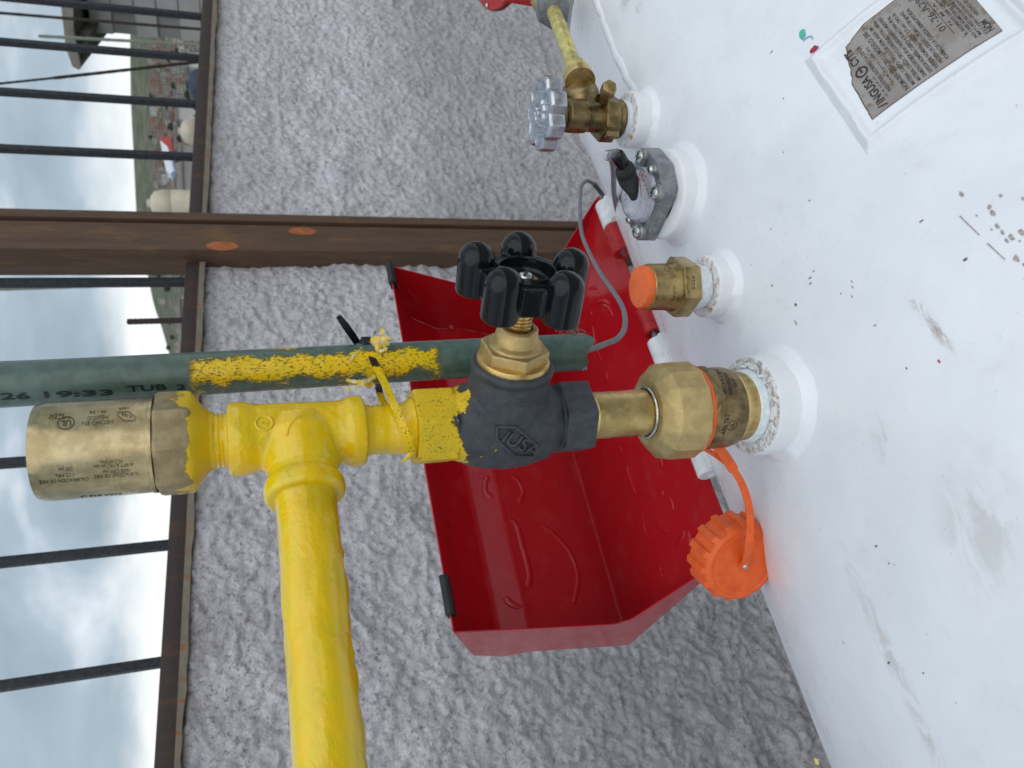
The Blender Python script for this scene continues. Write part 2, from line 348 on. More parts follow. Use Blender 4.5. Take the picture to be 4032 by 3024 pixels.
# white tank enamel with wear of its own
def white_tank():
    m_, t, b = mat('white tank enamel'); g = G(t); s = g.sep()
    ang = g.m('ARCTAN2', g.m('MULTIPLY', g.m('SUBTRACT', s[1], TY), -1.), g.m('ADD', s[2], TR)); arc = g.m('MULTIPLY', ang, TR)
    cv = g.n('ShaderNodeCombineXYZ'); g.l(s[0], cv.inputs[0]); g.l(arc, cv.inputs[1]); V = cv.outputs[0]
    col = g.mix(g.ramp(g.noise(9, 5, .6, V), .35, .7), (.80, .825, .86), (.72, .745, .79))
    # blotchy greying
    col = g.mix(g.m('MULTIPLY', g.ramp(g.noise(22, 6, .68, V), .54, .72), .40), col, (.62, .63, .65))
    def spot(x, a, ang_, lx, la, amp=1., nscale=120, thr=.5):
        """elongated scuff centred at (x,a); ang_ its direction; broken up by noise"""
        mp_ = g.n('ShaderNodeMapping'); mp_.vector_type = 'TEXTURE'; mp_.inputs['Location'].default_value = (x, a, 0); mp_.inputs['Rotation'].default_value = (0, 0, ang_); mp_.inputs['Scale'].default_value = (lx, la, 1)
        g.l(V, mp_.inputs[0]); ln = g.n('ShaderNodeVectorMath', operation='LENGTH'); g.l(mp_.outputs[0], ln.inputs[0])
        mp2 = g.n('ShaderNodeMapping'); mp2.inputs['Rotation'].default_value = (0, 0, -ang_ ); mp2.inputs['Scale'].default_value = (.35, 1, 1); g.l(V, mp2.inputs[0])
        f_ = g.ramp(ln.outputs['Value'], 1., .2); return g.m('MULTIPLY', g.m('MULTIPLY', f_, g.ramp(g.noise(nscale, 6, .7, mp2.outputs[0], 1.), thr, thr + .2)), amp)
    scuff = [(-.150, -.0105, 0.0, .085, .0085, .40, 170, .42), (-.205, -.0095, 0.05, .035, .008, .5, 200, .45), (-.021, .1040, -.10, .028, .0048, .75, 260, .42), (-.029, .1050, -.1, .016, .003, .8, 300, .4),
             (-.1195, .0748, .4, .05, .026, .38, 60, .4), (-.17, .10, .7, .06, .018, .32, 60, .42), (.385, .032, .1, .012, .012, .5, 260, .4), (.36, .040, .1, .008, .008, .45, 300, .4), (-.06, .05, .3, .02, .01, .3, 120, .45)]
    for q in scuff: col = g.mix(spot(*q), col, (.40, .35, .32))
    # fine grime specks, denser by the fittings
    dens = g.ramp(g.noise(7, 3, .5, V), .35, .7, .02, .30)
    near = g.m('MULTIPLY', g.ramp(s[0], .0, .05), g.m('MULTIPLY', g.ramp(s[0], .16, .08), g.m('MULTIPLY', g.ramp(arc, .0, .02), g.ramp(arc, .085, .05))))
    dens = g.m('ADD', dens, g.m('MULTIPLY', near, .9))
    for sc_, rad, k in ((260, .15, 1.), (520, .17, .8), (130, .085, 1.)):
        vo = g.n('ShaderNodeTexVoronoi'); vo.inputs['Scale'].default_value = sc_; vo.inputs['Randomness'].default_value = 1.; g.l(g.n('ShaderNodeVectorMath', operation='ADD').outputs[0], vo.inputs[0]) if 0 else None
        jit = g.n('ShaderNodeVectorMath', operation='MULTIPLY_ADD'); nz_ = g.n('ShaderNodeTexNoise'); nz_.inputs['Scale'].default_value = sc_ * 3; g.l(V, nz_.inputs['Vector']); g.l(nz_.outputs['Color'], jit.inputs[0]); jit.inputs[1].default_value = (.002,) * 3; g.l(V, jit.inputs[2])
        g.l(jit.outputs[0], vo.inputs['Vector'])
        cs = g.n('ShaderNodeSeparateColor'); g.l(vo.outputs['Color'], cs.inputs[0])
        pick = g.m('LESS_THAN', cs.outputs[0], g.m('MULTIPLY', dens, .16 * k)); size = g.m('MULTIPLY', g.m('ADD', cs.outputs[1], .3), rad)
        dot = g.m('MULTIPLY', g.m('LESS_THAN', vo.outputs['Distance'], size), pick)
        col = g.mix(g.m('MULTIPLY', dot, g.m('MULTIPLY_ADD', cs.outputs[2], .5, .2)), col, (.17, .165, .155))
    g.l(col, b.inputs['Base Color']); g.l(g.ramp(g.noise(40, 5, .6, V), .3, .7, .24, .42), b.inputs['Roughness'])
    hb = g.bump(g.noise(28, 4, .5, V), .0011); g.l(g.bump(g.noise(900, 4, .6, V), .00006, 1, hb), b.inputs['Normal'])
    return m_
white_mat = white_tank()
# white collar paint, grimy and rusty on top near the threads
def collar_mat(name, rust, grime):
    m_, t, b = mat(name); g = G(t); s = g.sep(g.tc.outputs['Object'])
    rad = g.m('SQRT', g.m('ADD', g.m('MULTIPLY', s[0], s[0]), g.m('MULTIPLY', s[1], s[1])))
    top = g.ramp(s[2], -.0012, -.0002)
    col = g.mix(g.ramp(g.noise(50, 4), .35, .7), (.79, .80, .825), (.73, .745, .775))
    n_ = g.noise(260, 6, .7, dist=.6)
    col = g.mix(g.m('MULTIPLY', g.m('MULTIPLY', top, g.ramp(n_, .42, .6)), grime), col, (.33, .31, .27))
    n2_ = g.noise(120, 5, .65)
    col = g.mix(g.m('MULTIPLY', g.m('MULTIPLY', top, g.ramp(n2_, .5, .64)), rust), col, (.42, .20, .04))
    g.l(col, b.inputs['Base Color']); g.l(g.mixf(g.m('MULTIPLY', top, grime), .32, .7), b.inputs['Roughness'])
    g.l(g.bump(g.noise(90, 4), .0005, 1, g.bump(g.noise(900, 5, .7), .0003)), b.inputs['Normal']); return m_
collar_grimy = collar_mat('white collar with grime', .2, .95); collar_rusty = collar_mat('white collar with rust', .95, .45); collar_clean = collar_mat('white collar', .05, .08)
# stucco
stucco, t, b = mat('rough cement render'); g = G(t)
big = g.noise(3.5, 4, .6); med = g.noise(75, 6, .75, dist=.5); fine = g.noise(210, 6, .78)
col = g.mix(g.ramp(med, .34, .62), (.74, .72, .765), (.92, .90, .96)); col = g.mix(g.m('MULTIPLY', g.ramp(fine, .50, .60), .85), col, (.96, .97, 1.))
pit = g.m('MULTIPLY', g.ramp(g.noise(120, 6, .80, g.mapv(loc=(4, 2, 1)), .5), .54, .60), g.ramp(g.noise(9, 4, .6, g.mapv(loc=(1, 7, 3))), .3, .6, .45, 1.))
col = g.mix(g.m('MULTIPLY', pit, .85), col, (.19, .175, .17)); col = g.mix(g.m('MULTIPLY', g.ramp(g.noise(6, 5, .65, g.mapv(loc=(2, 8, 6))), .48, .68), .28), col, (.38, .36, .36))
col = g.mix(g.m('MULTIPLY', g.ramp(g.noise(17, 6, .72), .56, .70), .5), col, (.33, .31, .30)); col = g.mix(g.m('MULTIPLY', g.ramp(big, .44, .64), .25), col, (.48, .47, .50))
col = g.mix(g.m('MULTIPLY', g.ramp(g.noise(33, 6, .75, g.mapv(loc=(9, 2, 5))), .58, .72), .3), col, (.90, .91, .95))
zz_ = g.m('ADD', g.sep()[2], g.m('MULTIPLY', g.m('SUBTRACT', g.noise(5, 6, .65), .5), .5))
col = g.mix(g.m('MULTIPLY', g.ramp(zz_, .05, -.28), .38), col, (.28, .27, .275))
g.l(col, b.inputs['Base Color']); b.inputs['Roughness'].default_value = .48; b.inputs['Specular IOR Level'].default_value = .5
lump = g.noise(135, 3, .6, dist=.6); g.l(g.bump(fine, .004, 1., g.bump(lump, .006, 1., g.bump(med, .006))), b.inputs['Normal'])
# rusty channel
def rust_mat(name, base, rust, amt, scale=(14, 14, 1.6), patches=0.):
    m_, t, b = mat(name); g = G(t)
    st = g.noise(4, 6, .68, g.mapv(scale)); pt = g.noise(16, 5, .6)
    col = g.mix(g.ramp(st, .35, .7), base, tuple(c * .75 for c in base)); col = g.mix(g.m('MULTIPLY', g.ramp(g.noise(5, 6, .7, g.mapv((10, 10, 2), loc=(3, 1, 2))), .52, .66), amt), col, rust)
    if patches: col = g.mix(g.m('MULTIPLY', g.ramp(pt, .64, .68), patches), col, (.45, .16, .06))
    g.l(col, b.inputs['Base Color']); b.inputs['Roughness'].default_value = .62; b.inputs['Metallic'].default_value = .15
    g.l(g.bump(g.noise(220, 5, .7), .0008), b.inputs['Normal']); return m_
post_mat = rust_mat('rusty channel steel', (.115, .068, .042), (.22, .11, .035), .5)
rail_mat = rust_mat('dark brown primer', (.050, .034, .032), (.11, .05, .02), .5, (1.6, 14, 14))
ledge_mat = rust_mat('rust stained lip', (.22, .19, .15), (.26, .10, .025), 1., (7, 14, 14))
bar_mat = simple('dark grey square bar', (.040, .046, .056), .55, .2, (.022, .026, .034), 120, .0003, 500)
rebar_mat = simple('brown rebar', (.045, .032, .027), .8, 0, (.03, .02, .017), 200, .0006, 500)
pale_rod_mat = simple('pale far rods', (.26, .28, .24), .8)
rust_chip = simple('bare orange primer patch', (.42, .13, .045), .7, 0, (.30, .09, .03), 60, .0004, 400)

# ------------------------------------------------------------------ setting: ground, floor, hill, wall
def sheet(name, x0, x1, y0, y1, z, m_):
    o = MB().add([(x0, y0, z), (x1, y0, z), (x1, y1, z), (x0, y1, z)], [(0, 1, 2, 3)]).build(name, m_, smooth=0); return tag(o, kind='structure')
gm = simple('dusty ground', (.20, .18, .14), .95, 0, (.10, .12, .06), .02)
sheet('ground', -3000, 3000, -3000, 3000, -9, gm)
fm = simple('concrete floor', (.30, .30, .30), .9, 0, (.22, .22, .22), 3, .002, 80)
o = MB().box((-4, -3, -.9), (5, 1.12, -.72)).build('terrace_floor', fm, smooth=0); tag(o, kind='structure')
o = MB().box((-3.9, -2.9, -9.1), (4.9, 1.10, -.91)).build('building_walls', fm, smooth=0); tag(o, kind='structure')
WY = 1.0
def wtop(x): return .4520 - .0375 * x
def fbm(p, oct_=4):
    return noise.fractal(p, .9, 2.1, oct_, noise_basis='PERLIN_ORIGINAL')
def wall_mesh():
    x0, x1, dx, dz = -.42, 2.45, .0048, .0048; nx = int((x1 - x0) / dx); zb = -.72; nz_ = int(1.17 / dz)
    vs = []; fs = []
    for j in range(nz_ + 1):
        for i in range(nx + 1):
            x = x0 + i * dx; tz = j / nz_; zt = wtop(x) + .006 * noise.noise(Vector((x * 14, 3, 0))) + .004 * noise.noise(Vector((x * 45, 8, 0))); z = zb + (zt - zb) * tz
            p = Vector((x, z, 0)); q = p + Vector((.012 * noise.noise(p * 30), .012 * noise.noise(p * 30 + Vector((5, 5, 0))), 0)); h = .0062 * noise.noise(q * 56) + .0050 * noise.noise(q * 100 + Vector((3, 0, 0))) + .0080 * noise.noise(p * 17 + Vector((0, 0, 2))) * (.5 + abs(noise.noise(p * 4)) * 2) + .006 * noise.noise(p * 5)
            # trowelled-on patch of thicker mortar with a ragged slanting edge
            e_ = (z - (.31 - .55 * (.52 - x))) + .03 * noise.noise(p * 12); h += .008 * max(0, min(1, e_ / .03)) * (1 if x < .56 else max(0, 1 - (x - .56) / .05))
            rd = max(0, 1 - (zt - z) / .012); vs.append((x, WY - h + rd * rd * .012, z))
    w_ = nx + 1
    for j in range(nz_):
        for i in range(nx): a = j * w_ + i; fs.append((a, a + 1, a + w_ + 1, a + w_))
    # top and back
    b0 = len(vs)
    for i in range(nx + 1):
        x, y, z = vs[nz_ * w_ + i]; vs.append((x, WY + .12, z)); 
    for i in range(nx): a = nz_ * w_ + i; fs.append((a, a + 1, b0 + i + 1, b0 + i))
    b1 = len(vs); vs += [(x0, WY + .12, zb), (x1, WY + .12, zb)]; fs.append((b1, b0, b0 + nx, b1 + 1))
    return vs, fs
vs_, fs_ = wall_mesh()
wl = thing('parapet_wall', 'rough grey cement rendered parapet wall behind the white tank and under the fence', 'wall', (1, 1.05, -.72))
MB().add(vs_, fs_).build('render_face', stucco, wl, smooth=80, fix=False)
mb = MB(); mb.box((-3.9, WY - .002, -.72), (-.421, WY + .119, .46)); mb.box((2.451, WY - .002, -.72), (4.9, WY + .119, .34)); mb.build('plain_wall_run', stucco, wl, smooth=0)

# fence -------------------------------------------------------------
fe = thing('security_fence', 'rusty steel fence of square bars with brown channel post standing on the rendered wall', 'fence', (1, WY, .4))
def railz(x, up): return (.4853 - .0374 * x) if up else (.4520 - .0375 * x)
for xa, xb in ((-3.9, 1.014), (1.140, 4.9)):
    mb = MB(); 
    P = [(xa, railz(xa, 0)), (xb, railz(xb, 0)), (xb, railz(xb, 1)), (xa, railz(xa, 1))]
    mb.add([(x, WY - .018, z) for x, z in P] + [(x, WY + .02, z) for x, z in P], [(0, 1, 2, 3), (7, 6, 5, 4), (0, 4, 5, 1), (1, 5, 6, 2), (2, 6, 7, 3), (3, 7, 4, 0)]).build('rail', rail_mat, fe, bevel=.0025)
    mb = MB(); n_ = 90; vs = []; fs = []
    for i in range(n_ + 1):
        x = max(xa, -.3) + (min(xb, 2.4) - max(xa, -.3)) * i / n_; wv = .004 * noise.noise(Vector((x * 9, 1, 4))) + .003 * noise.noise(Vector((x * 30, 1, 4)))
        for yy, zz in ((WY - .021, railz(x, 0) + .005), (WY - .021, railz(x, 0) - .006 + wv), (WY + .005, railz(x, 0) - .006 + wv), (WY + .005, railz(x, 0) + .005)): vs.append((x, yy, zz))
    for i in range(n_):
        for k in range(4): fs.append((i * 4 + k, i * 4 + (k + 1) % 4, i * 4 + 4 + (k + 1) % 4, i * 4 + 4 + k))
    mb.add(vs, fs).build('rail_lip', ledge_mat, fe, smooth=50)
# channel post: broad web, recessed groove, narrow flange towards the far side
mb = MB(); zb, zt = -.72, 2.2
mb.prism([(1.020, .948), (1.0965, .948), (1.0975, .957), (1.103, .964), (1.110, .964), (1.112, .950), (1.134, .950), (1.134, 1.03), (1.020, 1.03)], zb, zt)
mb.build('post', post_mat, fe, bevel=.0015)
mb = MB()
for (ua, va), (ub, vb), sz in (((808, 968), (938, 968), .013), ((1135, 915), (1245, 905), .012)):
    qa, qb = at(ua, va, y=.9475), at(ub, vb, y=.9475); zc, h_, xx = (qa.z + qb.z) / 2, (qa.z - qb.z) / 2, (qa.x + qb.x) / 2
    poly = [(xx + sz * (1 + .25 * noise.noise(Vector((k, zc * 9, 0)))) * math.cos(k * math.pi / 7), zc + h_ * (1 + .3 * noise.noise(Vector((k * 2, zc * 5, 3)))) * math.sin(k * math.pi / 7)) for k in range(14)]
    MB().prism(poly, -.9477, -.9474, Matrix(((1, 0, 0, 0), (0, 0, -1, 0), (0, 1, 0, 0), (0, 0, 0, 1)))).build('bare_patch', rust_chip, fe, smooth=0)
for i, bx in enumerate((-.23, -.03, .1734, .373, .5585, .767, .9747, 1.3749, 1.576, 1.772, 1.9658, 2.16, 2.35)):
    z0 = railz(bx, 1) - .004; s_ = .0078
    mb = MB().box((bx - s_, WY - s_ + .001, z0), (bx + s_, WY + s_ + .001, 2.2)); mb.build('bar', bar_mat, fe, bevel=.0015)
mb = MB().box((-3.9, WY - .02, 2.2), (4.9, WY + .02, 2.24)); mb.build('top_rail', rail_mat, fe)
# rebars behind
def rod(name, a, b_, r, m_, label, cat, group=None, rib=True):
    a, b_ = Vector(a), Vector(b_); n_ = 40; pts = [a.lerp(b_, i / n_) for i in range(n_ + 1)]
    o = MB().tube(pts, [r * (1.12 if (i % 2 and rib) else 1) for i in range(n_ + 1)], 8).build(name, m_, smooth=40)
    return tag(o, label, cat, group)
p = at(503, 1267, y=1.09); q = at(695, 1262, y=1.07); q2 = q + (q - p).normalized() * .12
rod('rebar_stub', p, q2, .006, rebar_mat, 'short brown rebar stub rising behind the rail, left of the channel post', 'rebar')
def far_rod(u0, v0, u1, v1, y, r, label, nm='rebar', cat='rebar', m_=rebar_mat, ext=.3, ext0=0, group=None):
    a, b_ = at(u0, v0, y=y), at(u1, v1, y=y); d_ = (b_ - a).normalized(); rod(nm, a - d_ * ext0, b_ + d_ * ext, r, m_, label, cat, group)
far_rod(0, 51, 790, 115, 2.6, .008, 'thin tall rebar farthest right behind the fence, in front of the block house', ext0=.5, ext=.6)
far_rod(152, 142, 790, 176, 3.2, .010, 'thin rebar whose blurred tip ends in the sky beside the roof slab', ext=.8, m_=pale_rod_mat)
far_rod(0, 329, 212, 307, 1.9, .0045, 'slack utility wire slanting down past the roof slab tip', nm='overhead_wire', cat='wire', ext0=.4, ext=.001, m_=bar_mat)
far_rod(213, 307, 790, 243, 1.9, .0062, 'slanting brown rod hanging below the utility wire behind the fence', nm='slanting_rod', cat='rod', ext0=.001, ext=.4)
for k, (v0, v1, r_, lb) in enumerate(((1042, 1044, .010, 'pale upright rod nearest the channel post, its tip fading in the sky'), (1073, 1066, .011, 'pale upright rod beside the bar left of the channel post'), (1137, 1112, .010, 'pale upright rod just left of the bar next to the channel post'), (995, 1000, .006, 'thin pale rod tight against the left side of the channel post'))):
    far_rod(6 if k == 0 else 0, v0, 790, v1, 3.0, r_, lb, nm='distant_rod', cat='rod', m_=pale_rod_mat, ext0=0 if k == 0 else .6, ext=.8)

# far hillside ------------------------------------------------------
def el_az(u, v): d_ = ray(u, v); return math.atan2(d_.x, d_.y), d_.z / math.hypot(d_.x, d_.y)
sky_pts = sorted([el_az(u, v) for u, v in ((520, -400), (514, 0), (512, 200), (515, 400), (522, 540), (536, 830), (560, 980), (585, 1100), (605, 1200), (640, 1300), (668, 1400), (720, 1560), (770, 1750), (850, 2100), (930, 2600), (960, 3200))])
AZ = [a for a, _ in sky_pts]; EL = [e_ for _, e_ in sky_pts]
def skyel(a): return float(np.interp(a, AZ, EL))
LOWP = sorted([el_az(u, v) for u, v in ((800, -600), (800, 0), (790, 800), (770, 1500), (740, 3000))]); LA = [a for a, _ in LOWP]; LE = [e_ for _, e_ in LOWP]
R0, RM, R1 = 60., 600., 1100.
def hill_pt(a, r_):
    e1 = skyel(a); e0 = min(float(np.interp(a, LA, LE)) - .004, e1 - .03); zm = CAMP.z + RM * e0; zt = CAMP.z + R1 * e1
    if r_ <= RM: z = -9 + (zm + 9) * max(0, (r_ - R0) / (RM - R0)) ** 1.6
    elif r_ <= R1: t_ = (r_ - RM) / (R1 - RM); z = CAMP.z + r_ * (e0 + (e1 - e0) * t_)
    else: z = zt - (r_ - R1) * .5
    z += 2.5 * noise.noise(Vector((a * 45, r_ * .012, 0))) if RM < r_ < R1 * .97 else 0
    return Vector((CAMP.x + math.sin(a) * r_, CAMP.y + math.cos(a) * r_, z))
a0, a1 = AZ[0] - .5, AZ[-1] + .6; NA, NR = 170, 60; vs = []; fs = []
for j in range(NR + 1):
    r_ = R0 + (R1 + 260 - R0) * j / NR
    for i in range(NA + 1): vs.append(hill_pt(a0 + (a1 - a0) * i / NA, r_))
for j in range(NR):
    for i in range(NA): a_ = j * (NA + 1) + i; fs.append((a_, a_ + 1, a_ + NA + 2, a_ + NA + 1))
hm, t, b = mat('hillside scrub'); g = G(t); c_ = g.mix(g.ramp(g.noise(.06, 5, .6), .4, .65), (.075, .095, .050), (.16, .145, .115)); g.l(g.mix(g.m('MULTIPLY', g.ramp(g.noise(.3, 4, .7), .5, .65), .5), c_, (.035, .055, .03)), b.inputs['Base Color']); b.inputs['Roughness'].default_value = 1
tag(MB().add(vs, fs).build('hillside', hm, smooth=60), kind='structure')
hc = [simple('house plaster %s' % n_, c, .9, 0, None, .3) for n_, c in (('pinkish', (.34, .24, .21)), ('grey', (.33, .32, .31)), ('cream', (.46, .42, .36)), ('brick', (.30, .17, .12)), ('white', (.55, .54, .53)))]
dark = simple('dark openings', (.03, .03, .035), .4); rb_roof = simple('flat concrete roofs', (.27, .26, .25), .95, 0, None, .3)
names = ['pinkish', 'bare grey', 'cream', 'brick red', 'whitewashed']
def house_mesh(wd, dp, ht, mt):
    mb = MB(); mb.box((-wd / 2, -dp / 2, -3), (wd / 2, dp / 2, ht), mi=0); mb.box((-wd / 2 - .2, -dp / 2 - .2, ht + .01), (wd / 2 + .2, dp / 2 + .2, ht + .25), mi=1)
    for fx in (-.3, .05, .32):
        for fz in (range(int(ht // 2.8))):
            x = fx * wd; z = .9 + fz * 2.8; mb.box((x - .55, -dp / 2 - .06, z), (x + .55, -dp / 2 + .02, z + 1.2), mi=2)
    me = mb.mesh('house'); [me.materials.append(q_) for q_ in (mt, rb_roof, dark)]; return me
hmesh = [[house_mesh(wd, 6.5, ht, hc[k]) for wd, ht in ((6.5, 3.2), (8.5, 5.9), (5.5, 5.8))] for k in range(5)]
rs = random.Random(3)
aA = el_az(650, 860)[0]; aB = el_az(650, 90)[0]; cnt = 0
for row in range(13):
    r_ = 625 + row * 26; a_ = aA - .012
    while a_ < aB + .01:
        a_ += rs.uniform(.0085, .0155)
        if rs.random() < .13: continue
        rr = r_ + rs.uniform(-9, 9); pz = hill_pt(a_, rr); k = rs.choices(range(5), (7, 3, 2, 3, 1))[0]
        o = link(bpy.data.objects.new('house', rs.choice(hmesh[k]))); o.location = pz; o.rotation_euler = (0, 0, -a_ + rs.uniform(-.5, .5)); cnt += 1
        zone = 'crest' if row > 8 else 'middle' if row > 4 else 'foot'
        tag(o, 'tiny blurred %s flat roofed house at the %s of the crowded far hillside' % (names[k], zone), 'house', '%s houses at the %s of the far hillside' % (names[k], zone))
for k in range(34):
    a_ = rs.uniform(el_az(650, 1650)[0], aA - .03); rr = rs.uniform(620, 1000); kk = rs.choice((1, 2))
    o = link(bpy.data.objects.new('house', rs.choice(hmesh[kk]))); o.location = hill_pt(a_, rr); o.rotation_euler = (0, 0, -a_ + rs.uniform(-.5, .5))
    tag(o, 'tiny blurred %s house among scrub left of the channel post' % names[kk], 'house', '%s houses left of the post' % names[kk])
# trees on the slope
leaf = simple('dark foliage', (.085, .115, .065), .9, 0, (.05, .075, .04), 1.2); bark = simple('bark', (.08, .06, .045), .9)
def tree_meshes(seed):
    r2 = random.Random(seed); mb = MB()
    for k in range(420):
        while True:
            q_ = Vector((r2.uniform(-1, 1), r2.uniform(-1, 1), r2.uniform(-.8, 1)))
            if q_.length < 1 and q_.length + .35 * noise.noise(q_ * 2.5 + Vector((seed, 0, 0))) > .35: break
        c = Vector((q_.x * 2.6, q_.y * 2.6, 4.2 + q_.z * 2.3)); M_ = T(*c) @ Matrix.Rotation(r2.uniform(0, 6), 4, Vector((r2.uniform(-1, 1), r2.uniform(-1, 1), 1)).normalized())
        s_ = r2.uniform(.25, .5); mb.add([(-s_, -s_ * .6, 0), (s_, -s_ * .5, .1), (s_ * .6, s_ * .7, 0), (-s_ * .5, s_ * .6, .15)], [(0, 1, 2, 3)], 0, M_)
    tr = MB().tube([(0, 0, -1), (.05, 0, 1.6), (-.1, .1, 3.2)], [.28, .2, .1], 8)
    for k in range(4): tr.tube([(0, 0, 1.8), (math.cos(k * 1.6) * 1.1, math.sin(k * 1.6) * 1.1, 3.6)], [.12, .05], 6)
    a_, b_ = mb.mesh('crown'), tr.mesh('trunk'); a_.materials.append(leaf); b_.materials.append(bark); return a_, b_
tms = [tree_meshes(s_) for s_ in range(3)]
for k in range(64):
    if k < 22: a_ = rs.uniform(aA - .02, aB + .03); rr = rs.uniform(620, 960)
    elif k < 40: a_ = rs.uniform(aA - .02, aB + .03); rr = rs.uniform(640, 900)
    else: a_ = rs.uniform(el_az(650, 1600)[0], aA - .03); rr = rs.uniform(620, 1060)
    p = hill_pt(a_, rr); me = rs.choice(tms); t_ = link(bpy.data.objects.new('tree', None)); t_.location = p; s_ = rs.uniform(.8, 1.4); t_.scale = (s_, s_, s_); t_.rotation_euler = (0, 0, rs.uniform(0, 6))
    tag(t_, 'tiny dark green tree between the houses on the far hillside' if k < 40 else 'tiny dark green tree on the slope left of the channel post', 'tree', 'trees between the far houses' if k < 40 else 'trees left of the post')
    for nm, m_ in (('crown', me[0]), ('trunk', me[1])):
        c = link(bpy.data.objects.new(nm, m_)); c.parent = t_

# neighbour buildings -------------------------------------------------
block = simple('grey concrete block', (.36, .355, .35), .9, 0, (.29, .285, .28), 1.2, .004, 20); joint = simple('block joints', (.24, .235, .23), .95)
slab_m = simple('weathered slab edge', (.20, .19, .165), .9, 0, (.12, .11, .095), 3); soffit = simple('dark soffit', (.06, .055, .05), .9)
DH = 7.0
nh = thing('block_house', 'unfinished grey block house with tapering concrete roof overhang at the upper right edge', 'house', at(780, 60, d=DH))
Yh = Vector((*ray(500, 100).xy, 0)).normalized(); Yh = (Matrix.Rotation(R_(-9), 3, 'Z') @ Yh); Xh = Vector((Yh.y, -Yh.x, 0))
o0 = at(360, 128, d=DH); Mh = Matrix(((Xh.x, Yh.x, 0, o0.x), (Xh.y, Yh.y, 0, o0.y), (0, 0, 1, o0.z), (0, 0, 0, 1)))
MB().box((.012, .012, -7), (4, 3.988, 0), Mh).build('wall_core', joint, nh, smooth=0)
bw, bh = .39, .19; blk = MB().box((.005, 0, .005), (bw - .005, .05, bh - .005), Matrix.Identity(4)); bme = blk.mesh('block'); bme.materials.append(block)
kb = 0
for r_ in range(9):
    for c_i in range(-1, 8):
        x_ = c_i * bw + (.5 * bw if r_ % 2 else 0)
        if x_ < 0 or x_ > 2.6: continue
        o = link(bpy.data.objects.new('block', bme)); o.parent = nh; o.matrix_parent_inverse = Matrix.Translation(nh.location).inverted(); o.matrix_world = Matrix.Identity(4)
        o.matrix_basis = Mh @ T(x_, -.012 + rs.uniform(-.006, .006), -(r_ + 1) * bh); kb += 1
def quad_solid(mb, pts_front, depth, mi=0):
    n_ = len(pts_front); f = [Vector(p) for p in pts_front]; bk = [p + depth for p in f]
    mb.add(f + bk, [tuple(range(n_)), tuple(range(2 * n_ - 1, n_ - 1, -1))] + [(i, n_ + i, n_ + (i + 1) % n_, (i + 1) % n_) for i in range(n_)], mi)
mb = MB(); quad_solid(mb, [at(225, -120, d=DH - .5), at(258, 185, d=DH - .5), at(285, 262, d=DH - .5), at(312, 276, d=DH - .5), at(318, 262, d=DH - .5), at(290, 120, d=DH - .5), at(285, -120, d=DH - .5)], Yh * 4.5)
mb.build('roof_slab', slab_m, nh, smooth=0)
mb = MB(); quad_solid(mb, [at(291, 122, d=DH - .4), at(319, 262, d=DH - .4), at(334, 205, d=DH - .4), at(361, 122, d=DH - .4)], Yh * 4.3); mb.build('slab_underside', soffit, nh, smooth=0)  # dark wedge standing for the underside of the roof slab
# water tanks and low buildings beyond the wall
def cistern(u, v, vw, d_, ht, col, label, nm='water_tank'):
    p = at(u, v, d=d_); r_ = vw * d_ / FPX / 2; m_ = simple(label[:14], col, .5, 0, None, 2)
    th = thing(nm, label, 'water tank', (p.x, p.y, p.z - ht))
    MB().lathe([(r_ * .96, -ht), (r_, -ht * .95), (r_, -.35 * ht), (r_ * .97, -.34 * ht), (r_, -.33 * ht), (r_ * .97, -.18 * ht), (r_ * .82, -.07 * ht), (r_ * .5, -.015 * ht), (r_ * .3, 0)], 32, T(*p)).build('body', m_, th, smooth=50)
    MB().lathe([(r_ * .28, 0), (r_ * .28, .05 * ht), (r_ * .05, .06 * ht)], 24, T(*p)).build('lid', m_, th)
    return p, r_
cistern(712, 517, 100, 26, 1.5, (.52, .47, .38), 'beige round plastic water tank just above the rail, right of the striped canopy')
cistern(592, 800, 110, 22, 1.7, (.60, .54, .42), 'large cream water tank peeking out beside the channel post')
cistern(742, 335, 128, 24, 1.3, (.025, .04, .06), 'dark blue water tank behind the rail below the slanting rod')
def low_house(u, v0, v1, d_, ht, m_, label, dp=4):
    a_, b_ = at(u, v1, d=d_), at(u, v0, d=d_); wd = (b_ - a_).length; th = thing('low_house', label, 'house', (a_.x, a_.y, a_.z - ht))
    M_ = frame(a_, (0, 0, 1), (b_ - a_)); MB().box((0, 0, -ht), (wd, dp, 0), M_).build('wall', m_, th, smooth=0)
    MB().box((-.1, -.1, .01), (wd + .1, dp + .1, .14), M_).build('roof', rb_roof, th, smooth=0)
    for fx in (.2, .55, .8):
        MB().box((fx * wd, -.03, -ht * .35), (fx * wd + wd * .1, .02, -ht * .15), M_).build('window', dark, th, smooth=0)
low_house(728, 575, 840, 34, 6, hc[1], 'grey flat roofed house just above the rail between striped canopy and post')
low_house(700, 395, 470, 46, 6, hc[4], 'pale little house left of the dark blue water tank above the rail')
low_house(690, 640, 745, 52, 6, hc[1], 'grey house with dark windows right of the cream water tank')
low_house(738, 205, 262, 30, 6, hc[4], 'white stuccoed house corner below the block house')
low_house(722, 1180, 1420, 40, 6, rb_roof, 'low grey shed above the rail behind the rebar stub')
